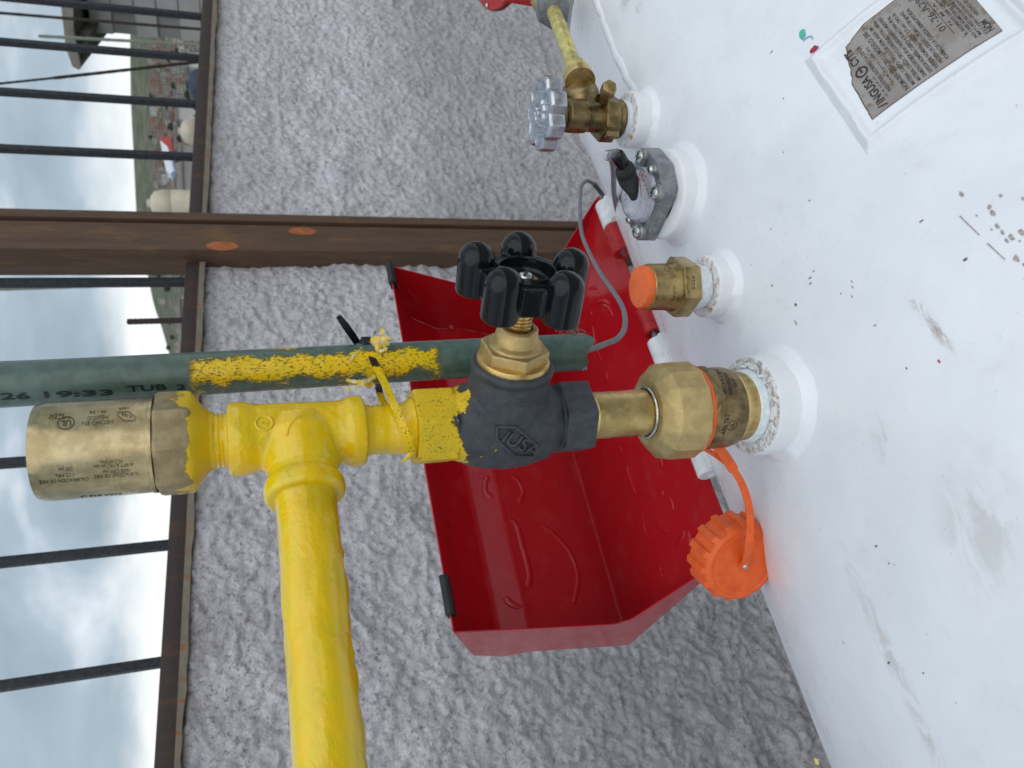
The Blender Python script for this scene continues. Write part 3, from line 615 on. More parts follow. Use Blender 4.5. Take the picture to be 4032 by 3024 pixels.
# striped canopy
cn = thing('striped_canopy', 'slanting canopy striped red, white and blue above the distant roofs', 'canopy', at(690, 610, d=44))
def cquad(nm, pts, c_):
    mb = MB(); quad_solid(mb, [at(u, v, d=44) for u, v in pts], Vector((CF.x, CF.y, .0)).normalized() * 1.2); mb.build(nm, simple(nm, c_, .6), cn, smooth=0)
cquad('red_cloth', ((632, 548), (645, 538), (672, 545), (680, 590), (678, 612), (662, 575)), (.48, .05, .04))
cquad('white_cloth', ((631, 552), (660, 577), (672, 620), (684, 672), (672, 683), (655, 676), (640, 612)), (.78, .82, .88))
cquad('blue_cloth', ((663, 580), (677, 614), (690, 668), (693, 690), (686, 674), (674, 620)), (.30, .45, .75))

# ------------------------------------------------------------------ the tank
tk = thing('gas_tank', 'white horizontal gas tank with opened red sheet cover and welded data plate', 'gas tank', (.06, 0, -.72))
XL, XR = -.31, .470
prof = []
for i in range(1, 25): a_ = math.pi / 2 * i / 24; prof.append((TR * math.sin(a_), XL - .152 * math.cos(a_)))
for i in range(1, 60): prof.append((TR, XL + (XR - XL) * i / 60))
for i in range(24, -1, -1): a_ = math.pi / 2 * i / 24; prof.append((max(.001, TR * math.sin(a_)), XR + .152 * math.cos(a_)))
MB().lathe([(.001, XL - .152)] + prof, 160, frame((0, TY, -TR), (1, 0, 0), (0, 0, 1))).build('shell', white_mat, tk, smooth=60)
# saddle feet
for xx in (XL + .08, XR - .08):
    mb = MB(); poly = [(-.22, -.72), (.22, -.72), (.2, -.44)] + [(.28 * math.sin(a_) * 1.0, -TR - .296 * math.cos(a_)) for a_ in (.7, .45, .2, 0, -.2, -.45, -.7)] + [(-.2, -.44)]
    mb.prism(poly, xx - .004, xx + .004, Matrix(((0, 0, 1, 0), (1, 0, 0, 0), (0, 1, 0, 0), (0, 0, 0, 1)))).build('saddle_foot', white_paint_small, tk, smooth=0)
def bead_path(pts, r, sd_=0, jit=.25, mat_=None, name='weld_bead', parent=tk):
    P = [Vector(p) for p in pts]; rr = [r * (1 + jit * noise.noise(p * 160 + Vector((sd_, 0, 0))) ) for i, p in enumerate(P)]
    return MB().tube(P, rr, 10).build(name, mat_ or white_mat, parent, smooth=80)
def tank_arc(pts, h, n=20, wob=.0008, sd_=0):
    o_ = []
    for (xa, aa), (xb, ab) in zip(pts[:-1], pts[1:]):
        for i in range(n): t_ = i / n; x_ = xa + (xb - xa) * t_; a_ = aa + (ab - aa) * t_; o_.append(tank_pt(x_ + wob * noise.noise(Vector((x_ * 90, a_ * 90, sd_))), a_ + wob * noise.noise(Vector((x_ * 90, a_ * 90, sd_ + 9))), h))
    o_.append(tank_pt(*pts[-1], h)); return o_
bead_path(tank_arc([(.300, -.004), (.36, -.006), (.475, .003)], -.0048, 40, .0020), .0066, 3, .10)
bead_path([tank_pt(XR + .001 * noise.noise(Vector((0, a_ * 9, 0))), a_ * TR, -.0015) for a_ in np.linspace(-3.1, 3.1, 160)], .004, 5, .3)
# collars with weld fillets
def collar(cx, cy, r_, zt, m_, weld_r, name='threaded_collar'):
    o = MB().lathe([(r_ * .6, -zt - .03), (r_, -zt - .03), (r_ * 1.0, -.0022), (r_ - .0006, -.0009), (r_ - .002, 0), (r_ * .62, -.0002), (r_ * .6, -.004)], 64, T(0, 0, 0), nz=lambda r, z, a: (r * (1 + .006 * noise.noise(Vector((math.cos(a) * 2, math.sin(a) * 2, z * 90 + cx * 99)))), z)).build(name, m_, tk, smooth=40)
    o.parent = tk; o.matrix_parent_inverse = Matrix.Translation(tk.location).inverted(); o.location = (cx, cy, zt)
    n_ = 96; pts = []
    mb = MB(); k = 9; vs = []; fs = []
    for i in range(n_):
        a_ = 2 * math.pi * i / n_; rw = r_ + (weld_r - r_) * (1 + .22 * noise.noise(Vector((math.cos(a_) * 1.7, math.sin(a_) * 1.7, cx * 40))) + .10 * noise.noise(Vector((math.cos(a_) * 6, math.sin(a_) * 6, cx * 40))))
        hh = (weld_r - r_) * (.80 + .3 * noise.noise(Vector((math.cos(a_) * 2.5, math.sin(a_) * 2.5, 7 + cx * 40))))
        for j in range(k):
            t_ = j / (k - 1); rr = r_ - .0005 + (rw - r_ + .0005) * t_; up = hh * ((1 - t_) ** 1.7 * .8 + .2 * (1 - t_ * t_))
            x_, y_ = cx + rr * math.cos(a_), cy + rr * math.sin(a_); zs = -TR + math.sqrt(max(TR * TR - (y_ - TY) ** 2, 0)); vs.append((x_, y_, zs - .0015 + up + .0006))
    for i in range(n_):
        for j in range(k - 1): a2 = ((i + 1) % n_) * k; fs.append((i * k + j, i * k + j + 1, a2 + j + 1, a2 + j))
    mb.add(vs, fs).build('weld_fillet', white_mat, tk, smooth=80)
    return o
collar(0, 0, .0318, .0205, collar_grimy, .0400)
collar(.0984, 0, .0219, .0150, collar_rusty, .0285)
collar(.1905, 0, .0338, .0150, collar_clean, .0412)
collar(.2781, 0, .0224, .0170, collar_rusty, .0290)

# data plate: built up painted pad, ridge of weld around it, metal label let in
PX0, PX1, PA0, PA1 = .0910, .1690, .1283, .2175
def pm(x, a): return (.0910 + (x - .0970) * 1.04, .1283 + (a - .1170) * 1.045)     # label drawing -> place on the tank
def plate_h(x, a):
    dx_ = min(x - PX0, PX1 - x); da = min(a - PA0, PA1 - a); d_ = min(dx_, da)
    n_ = noise.noise(Vector((x * 55, a * 55, 1))); n3 = noise.noise(Vector((x * 200, a * 200, 1)))
    base = .0015 * max(0, min(1, (d_ + .006) / .003)) if d_ < 0 else .0015
    ridge = (.0030 + .0007 * n_ + .0003 * n3) * math.exp(-((d_ - .0005 + .0008 * n_) / (.0028)) ** 2)
    return -.0006 + base + ridge
vs = []; fs = []; nx, na = 120, 140; ex = .009
for j in range(na + 1):
    for i in range(nx + 1):
        x_ = PX0 - ex + (PX1 - PX0 + 2 * ex) * i / nx; a_ = PA0 - ex + (PA1 - PA0 + 2 * ex) * j / na; vs.append(tank_pt(x_, a_, plate_h(x_, a_)))
for j in range(na):
    for i in range(nx): a2 = j * (nx + 1) + i; fs.append((a2, a2 + nx + 1, a2 + nx + 2, a2 + 1))
MB().add(vs, fs).build('plate_surround', white_mat, tk, smooth=80, fix=False)
lab_mat, t, b = mat('grey metal data label'); g = G(t); s = g.sep()
col = g.mix(g.ramp(g.noise(60, 5, .6), .35, .7), (.27, .24, .215), (.36, .335, .32)); col = g.mix(g.m('MULTIPLY', g.ramp(g.noise(110, 5, .7), .54, .64), .75), col, (.15, .10, .045))
g.l(col, b.inputs['Base Color']); b.inputs['Roughness'].default_value = .38; b.inputs['Metallic'].default_value = .35
rustedge, t, b = mat('rusty torn label edge'); g = G(t); g.l(g.mix(g.ramp(g.noise(300, 5, .7), .4, .6), (.06, .035, .02), (.22, .085, .03)), b.inputs['Base Color']); b.inputs['Roughness'].default_value = .85
# label outline in (x, arc); torn at the corner towards the marks
LB = [(.1085, .1255), (.1625, .1315)]
def ragged(p0, p1, n, amp, sd_):
    o_ = []
    for i in range(n): t_ = i / n; o_.append((p0[0] + (p1[0] - p0[0]) * t_ + amp * noise.noise(Vector((t_ * 22, sd_, 0))), p0[1] + (p1[1] - p0[1]) * t_ + amp * noise.noise(Vector((t_ * 22, sd_, 5)))))
    return o_
outl = ragged((.1085, .1245), (.135, .1262), 12, .0004, 1) + ragged((.135, .1262), (.1615, .1345), 14, .0011, 2) + ragged((.1615, .1345), (.1665, .148), 8, .0005, 3) + ragged((.1665, .148), (.166, .194), 10, .0003, 4) + ragged((.166, .194), (.107, .1925), 22, .0008, 5) + ragged((.107, .1925), (.1085, .1245), 12, .0003, 6)
def surf_poly(mb, poly, h, sub=None):
    """triangulated polygon laid on the tank, cut into strips along the arc so that it follows the curve"""
    bm = bmesh.new(); f_ = bm.faces.new([bm.verts.new((x_, a_, 0)) for x_, a_ in poly])
    bmesh.ops.triangulate(bm, faces=[f_])
    for c_ in np.arange(.11, .24, .006):
        bmesh.ops.bisect_plane(bm, geom=bm.verts[:] + bm.edges[:] + bm.faces[:], plane_co=(0, float(c_), 0), plane_no=(0, 1, 0))
    bm.verts.index_update(); mb.add([tank_pt(v.co.x, v.co.y, h) for v in bm.verts], [tuple(v.index for v in f.verts) for f in bm.faces]); bm.free()
mb = MB(); surf_poly(mb, [pm(.137 + (x_ - .137) * 1.018 + .0002, .159 + (a_ - .159) * 1.012 - .0002) for x_, a_ in outl], .00118); rim = mb.build('label_rim', rustedge, tk, smooth=0, fix=False)
mb = MB(); surf_poly(mb, [pm(*q_) for q_ in outl], .00135); lab = mb.build('data_label', lab_mat, tk, smooth=0, fix=False)
lab['label'] = 'grey metal data label with black lettering and torn rusty edges'
def lab_fn(x0, a0_, s_=1, rot=0):
    ca, sa = math.cos(rot), math.sin(rot)
    return lambda x, y, h: tank_pt(*pm(x0 + x * ca - y * sa, a0_ - (x * sa + y * ca)), .00140 + h)
mb = MB()
def lt(s_, x, a, w_, h_, bold=0.01): add_text(mb, s_, lab_fn(x, a), w_, h_, bold, 0, .00006)
lt('INGUSA', .1135, .1345, .0215, .0045, .03); lt('CYTS', .1458, .1352, .0125, .0042, .03)
ring_strip(mb, lab_fn(.1395, .1332), .0036, .0012, 0, .00006, 24); 
mb.add([lab_fn(.1395, .1332)(x, y, .00007) for x, y in ((-.0008, -.0006), (.004, -.0006), (.004, .0006), (-.0008, .0006))], [(0, 1, 2, 3)])
mb.add([lab_fn(.1100, .1345)(x, y, .00006) for x, y in ((0, 0), (.0012, 0), (.0026, .0046), (.0018, .005), (.0006, .0012))], [(0, 1, 2, 3, 4)])
lt('G R U P O', .1145, .1368, .017, .0011); lt('INDUSTRIAS GUTIERREZ S.A DE C.V.', .1165, .1396, .0395, .0019); lt('w w w . i n g u s a . c o m . m x', .1195, .1425, .032, .0014)
lt('NOM-009-SESH-2011 | MODELO: 300', .1100, .1467, .051, .0025)
rows = ['MATERIAL CUERPO: TIPO S | CAP. NOM. AGUA: 288 L', 'MATERIAL CABEZA: TIPO S | LONGITUD TOTAL: 108 cm', 'DIAMETRO INTERIOR: 60 cm | RADIOGRAFIADO: MUESTREO', 'ESPESOR NOMINAL CUERPO: 4.18 mm | TARA: 84 kg', 'ESPESOR NOMINAL CABEZA: 3.72 mm | TIPO: B1', 'PRESION DE DISENO 1.72 MPa (17.58 kg/cm2)', 'FORMA DE LA CABEZA: SEMIELIPSOIDAL']
for i, s_ in enumerate(rows): lt(s_, .1100 + (0.001 if i > 4 else 0), .1500 + i * .0031, .053 - .004 * (i > 2) - .004 * (i > 4), .0018)
lt('01-26-A2957', .128, .1757, .036, .0032, 0)
mb.box((0, 0, 0), (0, 0, 0)); mb.v = mb.v[:-8]; mb.f = mb.f[:-6]; mb.mi = mb.mi[:-6]
mb.add([lab_fn(.122, .1768)(x, y, .00006) for x, y in ((0, 0), (.043, 0), (.043, .0003), (0, .0003))], [(0, 1, 2, 3)])
lt('N   M   A   F   A', .128, .1788, .034, .0014); lt('EL RECIPIENTE DEBE CONTENER GAS L.P.', .117, .1812, .046, .0015); lt('NO DEBE SOMETERSE A TEMPERATURAS', .112, .1834, .050, .0015); lt('MAYORES NI LLENARSE A MAS DEL 90', .112, .1855, .047, .0015); lt('SOLO PARA USO ESTACIONARIO EN EXTERIORES', .110, .1876, .054, .0014)
lt('NOM', .1105, .1908, .0085, .0030, .03); lt('HECHO EN MEXICO', .124, .1902, .026, .0016)
mb.build('lettering', simple('label print', (.045, .03, .035), .6), lab, smooth=0, fix=False)
# sticker residue
mb = MB(); rr = random.Random(5)
for i in range(26):
    t_ = rr.random(); x_ = .026 - .060 * t_ + rr.uniform(-.004, .006); a_ = .148 + rr.uniform(0, .035) * rr.random() + .004 * t_
    s_ = rr.uniform(.0006, .0026); k_ = rr.randint(5, 9); an = rr.uniform(-.3, .3)
    mb.add([tank_pt(x_ + s_ * 1.4 * math.cos(an) * math.cos(2 * math.pi * j / k_) * rr.uniform(.5, 1), a_ + s_ * .7 * math.sin(2 * math.pi * j / k_) * rr.uniform(.5, 1), .00035) for j in range(k_)], [tuple(range(k_))])
for (xa, aa, xb, ab) in ((.0195, .1425, .004, .1447), (-.002, .1453, -.0145, .1473)):
    mb.add([tank_pt(xa, aa, .0003), tank_pt(xb, ab, .0003), tank_pt(xb, ab + .0005, .0003), tank_pt(xa, aa + .0007, .0003)], [(0, 1, 2, 3)])
mb.build('sticker_residue', simple('old sticker glue', (.46, .41, .39), .8, 0, (.30, .26, .24), 900), tk, smooth=0, fix=False)
def blob(name, x, a, sx, sa, col, sd_, rot=0):
    n_ = 18; pts = []
    for j in range(n_):
        an = 2 * math.pi * j / n_; k_ = 1 + .35 * noise.noise(Vector((math.cos(an) * 1.5, math.sin(an) * 1.5, sd_))); X_ = sx * k_ * math.cos(an); A_ = sa * k_ * math.sin(an)
        pts.append(tank_pt(x + X_ * math.cos(rot) - A_ * math.sin(rot), a + X_ * math.sin(rot) + A_ * math.cos(rot), .0003))
    MB().add(pts, [tuple(range(n_))]).build(name, simple(name, col, .4), tk, smooth=0, fix=False)
blob('green_paint_mark', .1926, .1311, .0040, .0022, (.10, .52, .40), 1, .3); 
blob('red_paint_mark', .1759, .1315, .0022, .0028, (.40, .02, .06), 2, .2)
x_, a_ = .1845, .1310; pts = [(x_ + .0032 * math.cos(t_), a_ + .0036 * math.sin(t_)) for t_ in np.linspace(-.6, 2.2, 9)]
MB().ribbon([tank_pt(p_[0], p_[1], .0003) for p_ in pts], [tuple(tank_pt(p_[0], p_[1], 1) - tank_pt(p_[0], p_[1], 0)) for p_ in pts], [.0003, .0008, .0011, .0012, .0012, .0011, .0009, .0006, .0003], .0002).build('blue_paint_mark', simple('blue_paint_mark', (.25, .42, .66), .4), tk, smooth=0)
x_, a_ = hit_tank(*(3698, 1423)); blob('red_paint_mark', x_, a_, .0012, .0005, (.45, .03, .08), 8)
# rust chips and dark chips with shapes of their own
chip_m = simple('dark paint chips', (.22, .15, .10), .8, 0, (.07, .07, .06), 300); rr = random.Random(9)
for (u, v, s_, el_) in ((3190, 1095, .0011, .5), (3191, 1117, .0010, .6), (3205, 1068, .0010, .4), (3355, 1108, .0007, 2.2), (3357, 1130, .0007, 2.4), (3355, 1168, .0007, 1.6), (3311, 1156, .0006, 1.6), (3134, 1200, .0014, 1.), (3134, 1270, .0012, 2.2), (3802, 1022, .0014, .6), (3445, 1282, .0009, .4), (3630, 870, .0010, .6), (3036, 902, .0006, 1), (3040, 1125, .0009, .7), (3038, 205, .0010, .5), (3086, 388, .0006, 1.4), (3188, 790, .0007, .8), (3570, 1450, .0007, 1.6), (3085, 600, .0006, 1), (3450, 2150, .0010, .8), (3500, 2218, .0006, 1), (3322, 2530, .0007, 1), (3636, 2650, .0006, 1), (3185, 2770, .0009, 1.8), (3500, 2610, .0012, .6)):
    x_, a_ = hit_tank(u, v); k_ = 8
    MB().add([tank_pt(x_ + s_ * el_ * math.cos(2 * math.pi * j / k_) * rr.uniform(.5, 1), a_ + s_ * math.sin(2 * math.pi * j / k_) * rr.uniform(.4, 1) / max(.6, el_), .0003) for j in range(k_)], [tuple(range(k_))]).build('paint_chip', chip_m, tk, smooth=0, fix=False)

# opened red cover ------------------------------------------------------
XA, XB = -.037, .373
HB, FB, LBk, EF, GF, KF = (.170, -.050), (.448, -.064), (.376, .130), (.284, .166), (.350, -.020), (.180, -.047)
th_ = .0012
def yz(p, x): return Vector((x, p[0], p[1]))
def panel(p, q, xa=XA, xb=XB, n=(30, 24)):
    """sheet between two profile points, with thickness"""
    a_, b_ = yz(p, xa), yz(q, xa); d_ = (b_ - a_); nn = Vector((1, 0, 0)).cross(d_).normalized(); 
    return nn
lid_bm = MB()
# rounded profile of the bent sheet
def rounded(pts, r_=.006, n=5):
    P = [Vector((p[0], p[1], 0)) for p in pts]; o_ = [P[0]]
    for i in range(1, len(P) - 1):
        a_, b_, c_ = P[i - 1], P[i], P[i + 1]; u_ = (a_ - b_).normalized() * r_; v_ = (c_ - b_).normalized() * r_
        for k in range(n + 1): t_ = k / n; o_.append((b_ + u_) * (1 - t_) ** 2 + 2 * b_ * t_ * (1 - t_) + (b_ + v_) * t_ ** 2)
    return o_ + [P[-1]]
pr = rounded([HB, FB, (.4030, .056), (.4005, .061), (.4005, .092), (.3985, .097), LBk, EF], .0025, 4); vs = []; fs = []  # upright strip added to the sheet, shaped so it mirrors a paler band
def offs(P, i, t_):
    a_, b_ = P[max(i - 1, 0)], P[min(i + 1, len(P) - 1)]; d_ = (b_ - a_).normalized(); return P[i] + Vector((d_.y, -d_.x, 0)) * t_
ins = [offs(pr, i, 0) for i in range(len(pr))]; outs = [offs(pr, i, th_) for i in range(len(pr))]
loop = ins + outs[::-1]; n_ = len(loop)
vs = [(XA, p.x, p.y) for p in loop] + [(XB, p.x, p.y) for p in loop]
fs = [(i, (i + 1) % n_, n_ + (i + 1) % n_, n_ + i) for i in range(n_)] + [(i, i + 1, n_ - 2 - i, n_ - 1 - i) for i in range(len(ins) - 1)] + [(n_ + i + 1, n_ + i, 2 * n_ - 1 - i, 2 * n_ - 2 - i) for i in range(len(ins) - 1)]
lid_bm.add(vs, fs)
for xx, sg in ((XA, -1), (XB, 1)):
    # end wall: profile between folded edge and free edge, front corner cut back
    g0 = [p for p in rounded([HB, FB, (.4030, .056), (.4005, .061), (.4005, .092), (.3985, .097), LBk], .0025, 4)]; g1 = [Vector((*p, 0)) for p in (EF,)]; fr = rounded([EF, GF, KF], .02, 6)
    poly = [(p.x, p.y) for p in g0] + [(p.x, p.y) for p in fr]
    lid_bm.prism(poly, xx + (0 if sg > 0 else -th_) + .0001 * sg, xx + (th_ if sg > 0 else 0) + .0001 * sg, Matrix(((0, 0, 1, 0), (1, 0, 0, 0), (0, 1, 0, 0), (0, 0, 0, 1))))
lid = lid_bm.build('cover', red_sheet, tk, smooth=30); lid['label'] = 'glossy red sheet metal cover swung open behind the fittings, raised letters on its panels'
# raised pressings seen from the inside: beads laid on the panels
nA = Vector((0, LBk[1] - FB[1], -(LBk[0] - FB[0]))); nA = -nA.normalized() if nA.dot(CAMP - yz(FB, 0)) < 0 else nA.normalized()
nB = Vector((0, FB[1] - HB[1], -(FB[0] - HB[0]))); nB = -nB.normalized() if nB.dot(CAMP - yz(HB, 0)) < 0 else nB.normalized()
bml = bmesh.new(); bml.from_mesh(lid.data); lbvh = BVHTree.FromBMesh(bml); bml.free()
def press(px, which, r_=.0022):
    r_ *= 1.6
    pl = (yz(FB, 0), nA) if which == 'A' else (yz(FB, 0), nB)
    P = []
    for u, v in px:
        hit = lbvh.ray_cast(CAMP, ray(u, v).normalized()); P.append((hit[0] if hit[0] else at(u, v, plane=pl)) - pl[1] * r_ * .74)
    P = spline(P, 8); n_ = len(P)
    MB().tube(P, [r_ * min(1, .25 + 5 * min(i, n_ - 1 - i) / n_) for i in range(n_)], 14).build('pressing', red_sheet, lid, smooth=80)
c2 = lambda pts: [(1500 + x / 1.58, 1700 + y / 1.58) for x, y in pts]
for pts, wh, r_ in (
    ([(685, 260), (655, 320), (665, 385), (720, 410)], 'A', .0032), ([(800, 262), (860, 310), (885, 385), (845, 465)], 'A', .0030),
    ([(760, 530), (840, 570), (880, 700), (920, 850), (925, 930), (890, 990)], 'A', .0036),
    ([(930, 550), (1060, 620), (1170, 740), (1225, 880), (1215, 1010), (1175, 1130)], 'A', .0030), ([(765, 1020), (840, 1080), (940, 1100)], 'A', .0034), ([(850, 200), (860, 235)], 'A', .003),
    ([(1520, 185), (1545, 290), (1590, 410)], 'B', .0026), ([(1632, 450), (1625, 550), (1650, 640), (1695, 685)], 'B', .0026), ([(1780, 400), (1805, 440), (1820, 500)], 'B', .0026),
    ([(1712, 550), (1740, 600), (1788, 632)], 'B', .0024), ([(1735, 830), (1735, 880), (1752, 910)], 'B', .0026), ([(1885, 610), (1870, 660), (1820, 720)], 'B', .0024), ([(1885, 612), (1915, 640), (1910, 690)], 'B', .0022), ([(1745, 360), (1750, 400)], 'B', .0028),
    ([(1480, 85), (1500, 130)], 'B', .0028), ([(1700, 130), (1740, 170), (1745, 235)], 'B', .0020), ([(1530, 20), (1515, 50)], 'B', .0024)):
    press(c2(pts), wh, r_)
c5 = lambda pts: [(1600 + x / 1.659, 800 + y / 1.659) for x, y in pts]
for pts, r_ in (([(1215, 770), (1205, 700), (1240, 650), (1300, 645), (1345, 690)], .0026), ([(1210, 770), (1225, 880), (1250, 980), (1290, 1050)], .0024), ([(1260, 690), (1290, 670), (1330, 700), (1350, 760)], .0024), ([(1180, 560), (1250, 555), (1260, 600)], .0020), ([(1300, 1090), (1310, 1150), (1290, 1180)], .0022)):
    press(c5(pts), 'B', r_)
press(c5([(285, 790), (340, 820), (420, 850)]), 'A', .003); press([(1610, 1140), (1640, 1180), (1658, 1208)], 'A', .0010)
# rubber clips on the rim
for (u0, v0, u1, v1) in ((1735, 2268, 1745, 2425), (1545, 1040, 1557, 1115)):
    a_, b_ = at(u0, v0, y=EF[0]), at(u1, v1, y=EF[0]); a_ = Vector((a_.x, EF[0], EF[1])); b_ = Vector((b_.x, EF[0], EF[1]))
    d2 = Vector((0, LBk[0] - EF[0], LBk[1] - EF[1])).normalized()
    mb = MB(); M_ = frame((a_ + b_) / 2, (1, 0, 0), d2); L_ = (a_ - b_).length / 2
    mb.prism([(-.003, -.0035), (.010, -.0035), (.011, -.0015), (.011, .0025), (.010, .0045), (-.003, .0045), (-.0048, .002), (-.0048, -.001)], -L_, L_, M_); mb.build('rubber_clip', rubber_black, lid, bevel=.0006)
# hinge barrels
for i, (xa, xb, m_) in enumerate(((.3500, .3165, white_paint_small), (.3155, .2800, red_plastic), (.2105, .1775, red_plastic), (.1690, .1340, white_paint_small), (.075, .0270, white_paint_small))):
    r_ = .0097; a_, b_ = Vector((xa, .160, -.045)), Vector((xb, .160, -.045))
    o = MB().lathe([(.0042, .0012), (.0048, 0), (r_ - .001, 0), (r_, .001), (r_, (xa - xb) - .001), (r_ - .001, xa - xb), (.0048, xa - xb), (.0042, xa - xb - .004)], 32, frame(b_, (1, 0, 0)), close=False).build('hinge_barrel', m_, tk)
    o['label'] = 'red hinge barrel' if m_ is red_plastic else 'white hinge barrel'
    if m_ is white_paint_small: MB().box((xb + .001, .146, -.060), (xa - .001, .156, -.040)).build('hinge_tab', white_paint_small, tk, bevel=.001)
    else: MB().box((xb + .001, .164, -.0530), (xa - .001, .184, -.0505)).build('hinge_tab', red_plastic, tk)
for xa, xb in ((.349, .281), (.209, .135)): MB().tube([(xa, .160, -.045), (xb, .160, -.045)], .0030, 10).build('hinge_pin', steel_grey, tk)

# ------------------------------------------------------------------ main riser (axis x=y=0)
def hexp(r_, a0=0, n=6): return ngon(n, r_, a0)
VA = math.atan2(CAMP.y, CAMP.x)      # bearing of the viewer from the riser
def ZM(o0, n0, o1, n1, k, cx=0, cy=0):
    q = (n1 - n0) / (o1 - o0); return Matrix(((k, 0, 0, cx), (0, k, 0, cy), (0, 0, q, n0 - o0 * q), (0, 0, 0, 1)))
# filler adapter with printed brass body
adp = thing('tank_adapter', 'dull brass adapter printed HECHO EN MEXICO GLP, screwed into the largest white collar', 'pipe adapter', (0, 0, .029))
o = MB().lathe([(.0185, .058), (.0218, .0575), (.0235, .055), (.0237, .0535), (.0237, .0425), (.0228, .0395), (.0215, .0385), (.0180, .0380)], 64, ZM(.0385, .0355, .058, .0605, 1.063)).build('body', brass_old, adp)
mb = MB().prism(hexp(.0272, VA + .25), .0525, .0600); mb.build('hexagon', brass_old, adp, bevel=.0018, seg=3)
MB().lathe([(.0206, .0388), (.0209, .0365), (.0204, .036), (.0206, .035), (.0200, .0345), (.0203, .0336), (.0197, .033), (.0200, .0320), (.0194, .0315), (.0192, .026)], 64, ZM(.0388, .0362, .026, .0175, 1.08)).build('thread', brass_gold, adp, smooth=60)
MB().lathe([(.0203, .0330), (.0207, .0322), (.0205, .0312), (.0212, .0305), (.0215, .0290), (.0210, .0285)], 64, ZM(.0330, .0262, .0285, .0205, 1.09), nz=lambda r, z, a: (r * (1 + .012 * noise.noise(Vector((math.cos(a) * 4, math.sin(a) * 4, z * 900)))), z)).build('thread_tape', ptfe, adp, smooth=70)
# squeezed-out sealing tape lying crumpled on the collar
def crumple(n_, rad, zc, a_c, spread, sd_, w_):
    P = []; rr = random.Random(sd_)
    for i in range(n_): a_ = a_c + (i / (n_ - 1) - .5) * spread; r2 = rad + rr.uniform(-.0016, .0016); P.append((r2 * math.cos(a_), r2 * math.sin(a_), zc + rr.uniform(0, .0028)))
    return spline(P, 3)
for a_c, sp, sd_ in ((VA + .95, .9, 3), (VA + 1.35, .6, 4)):
    P = crumple(10, .0262, .0212, a_c, sp, sd_, 0); MB().ribbon(P, [(.3 * noise.noise(p * 300), .3 * noise.noise(p * 300 + Vector((5, 0, 0))), 1) for p in P], [.0012 + .0016 * abs(noise.noise(p * 500)) * 2 for p in P], .00025).build('loose_tape', ptfe, adp, smooth=0)
mb = MB(); c3 = lambda x, y: (2550 + x / 2.766, 1350 + y / 2.766); RA = .02519
cyl_text(mb, 'HECHO EN', c3(862, 607), c3(768, 295), 0, 0, RA, .0023, .02); cyl_text(mb, 'MEXICO', c3(925, 563), c3(862, 335), 0, 0, RA, .0023, .02); cyl_text(mb, 'GLP', c3(975, 492), c3(955, 395), 0, 0, RA, .0023, .02)
cyl_text(mb, 'INGUSA TE-2', c3(800, 1052), c3(893, 780), 0, 0, RA + .0001, .0028, .01)
ph, zz = hit_cyl(*c3(922, 903), 0, 0, RA); fn = cyl_fn(0, 0, RA, ph, zz, 0); ring_strip(mb, fn, .0033, .0004, -.0002, .00012, 32); add_text(mb, 'UL', cyl_fn(0, 0, RA, ph - .0019 / RA, zz - .0012, .0), .0038, .0026, .02, -.0002, .00012)
mb.build('lettering', ink, adp, smooth=0, fix=False)

# union nut, nipple and snap ring
cu = thing('union_coupling', 'cast brass union nut with brass nipple, between dark valve and printed adapter', 'pipe coupling', (0, 0, .066))
n_ = 14; prof = [(.0170, .1080), (.0188, .1078), (.0208, .1062), (.0258, .0985), (.0270, .0962), (.0276, .0930), (.0278, .0675), (.0268, .0655), (.0248, .0650), (.0246, .070), (.0242, .072)]
vs = []; fs = []; seg = 120
for r_, z_ in prof:
    for i in range(seg):
        a_ = 2 * math.pi * i / seg; loc = ((a_ / (2 * math.pi) * n_) % 1 - .5) * 2 * math.pi / n_; fl = math.cos(math.pi / n_) / math.cos(loc); k_ = max(0, min(1, (r_ - .0225) / .003)) if z_ > .0651 and r_ > .0247 else 0; rr = r_ * (1 - k_ + k_ * (1.25 * fl - .25) * 1.034)
        rr *= 1 + .004 * noise.noise(Vector((math.cos(a_) * 3, math.sin(a_) * 3, z_ * 80))); vs.append((rr * math.cos(a_ + .12), rr * math.sin(a_ + .12), z_))
for j in range(len(prof) - 1):
    for i in range(seg): fs.append((j * seg + i, j * seg + (i + 1) % seg, (j + 1) * seg + (i + 1) % seg, (j + 1) * seg + i))
fs.append(tuple(range(seg))); fs.append(tuple(range((len(prof) - 1) * seg, len(prof) * seg)))
MB().add(vs, fs, 0, ZM(.065, .0635, .1085, .0925, 1.045)).build('union_nut', brass_cast, cu, smooth=19)
MB().lathe([(.0126, .139), (.0126, .1372), (.0119, .1366), (.0127, .1360), (.0122, .1352), (.0129, .1345), (.0131, .1335), (.0132, .1210), (.01325, .107)], 56, ZM(.107, .0895, .139, .1365, 1.055)).build('nipple', brass_gold, cu, smooth=45)
MB().tube([(.0152 * math.cos(a_), .0152 * math.sin(a_), .0932) for a_ in np.linspace(0, 2 * math.pi, 48)], .0009, 8).build('snap_ring', steel_zinc, cu)

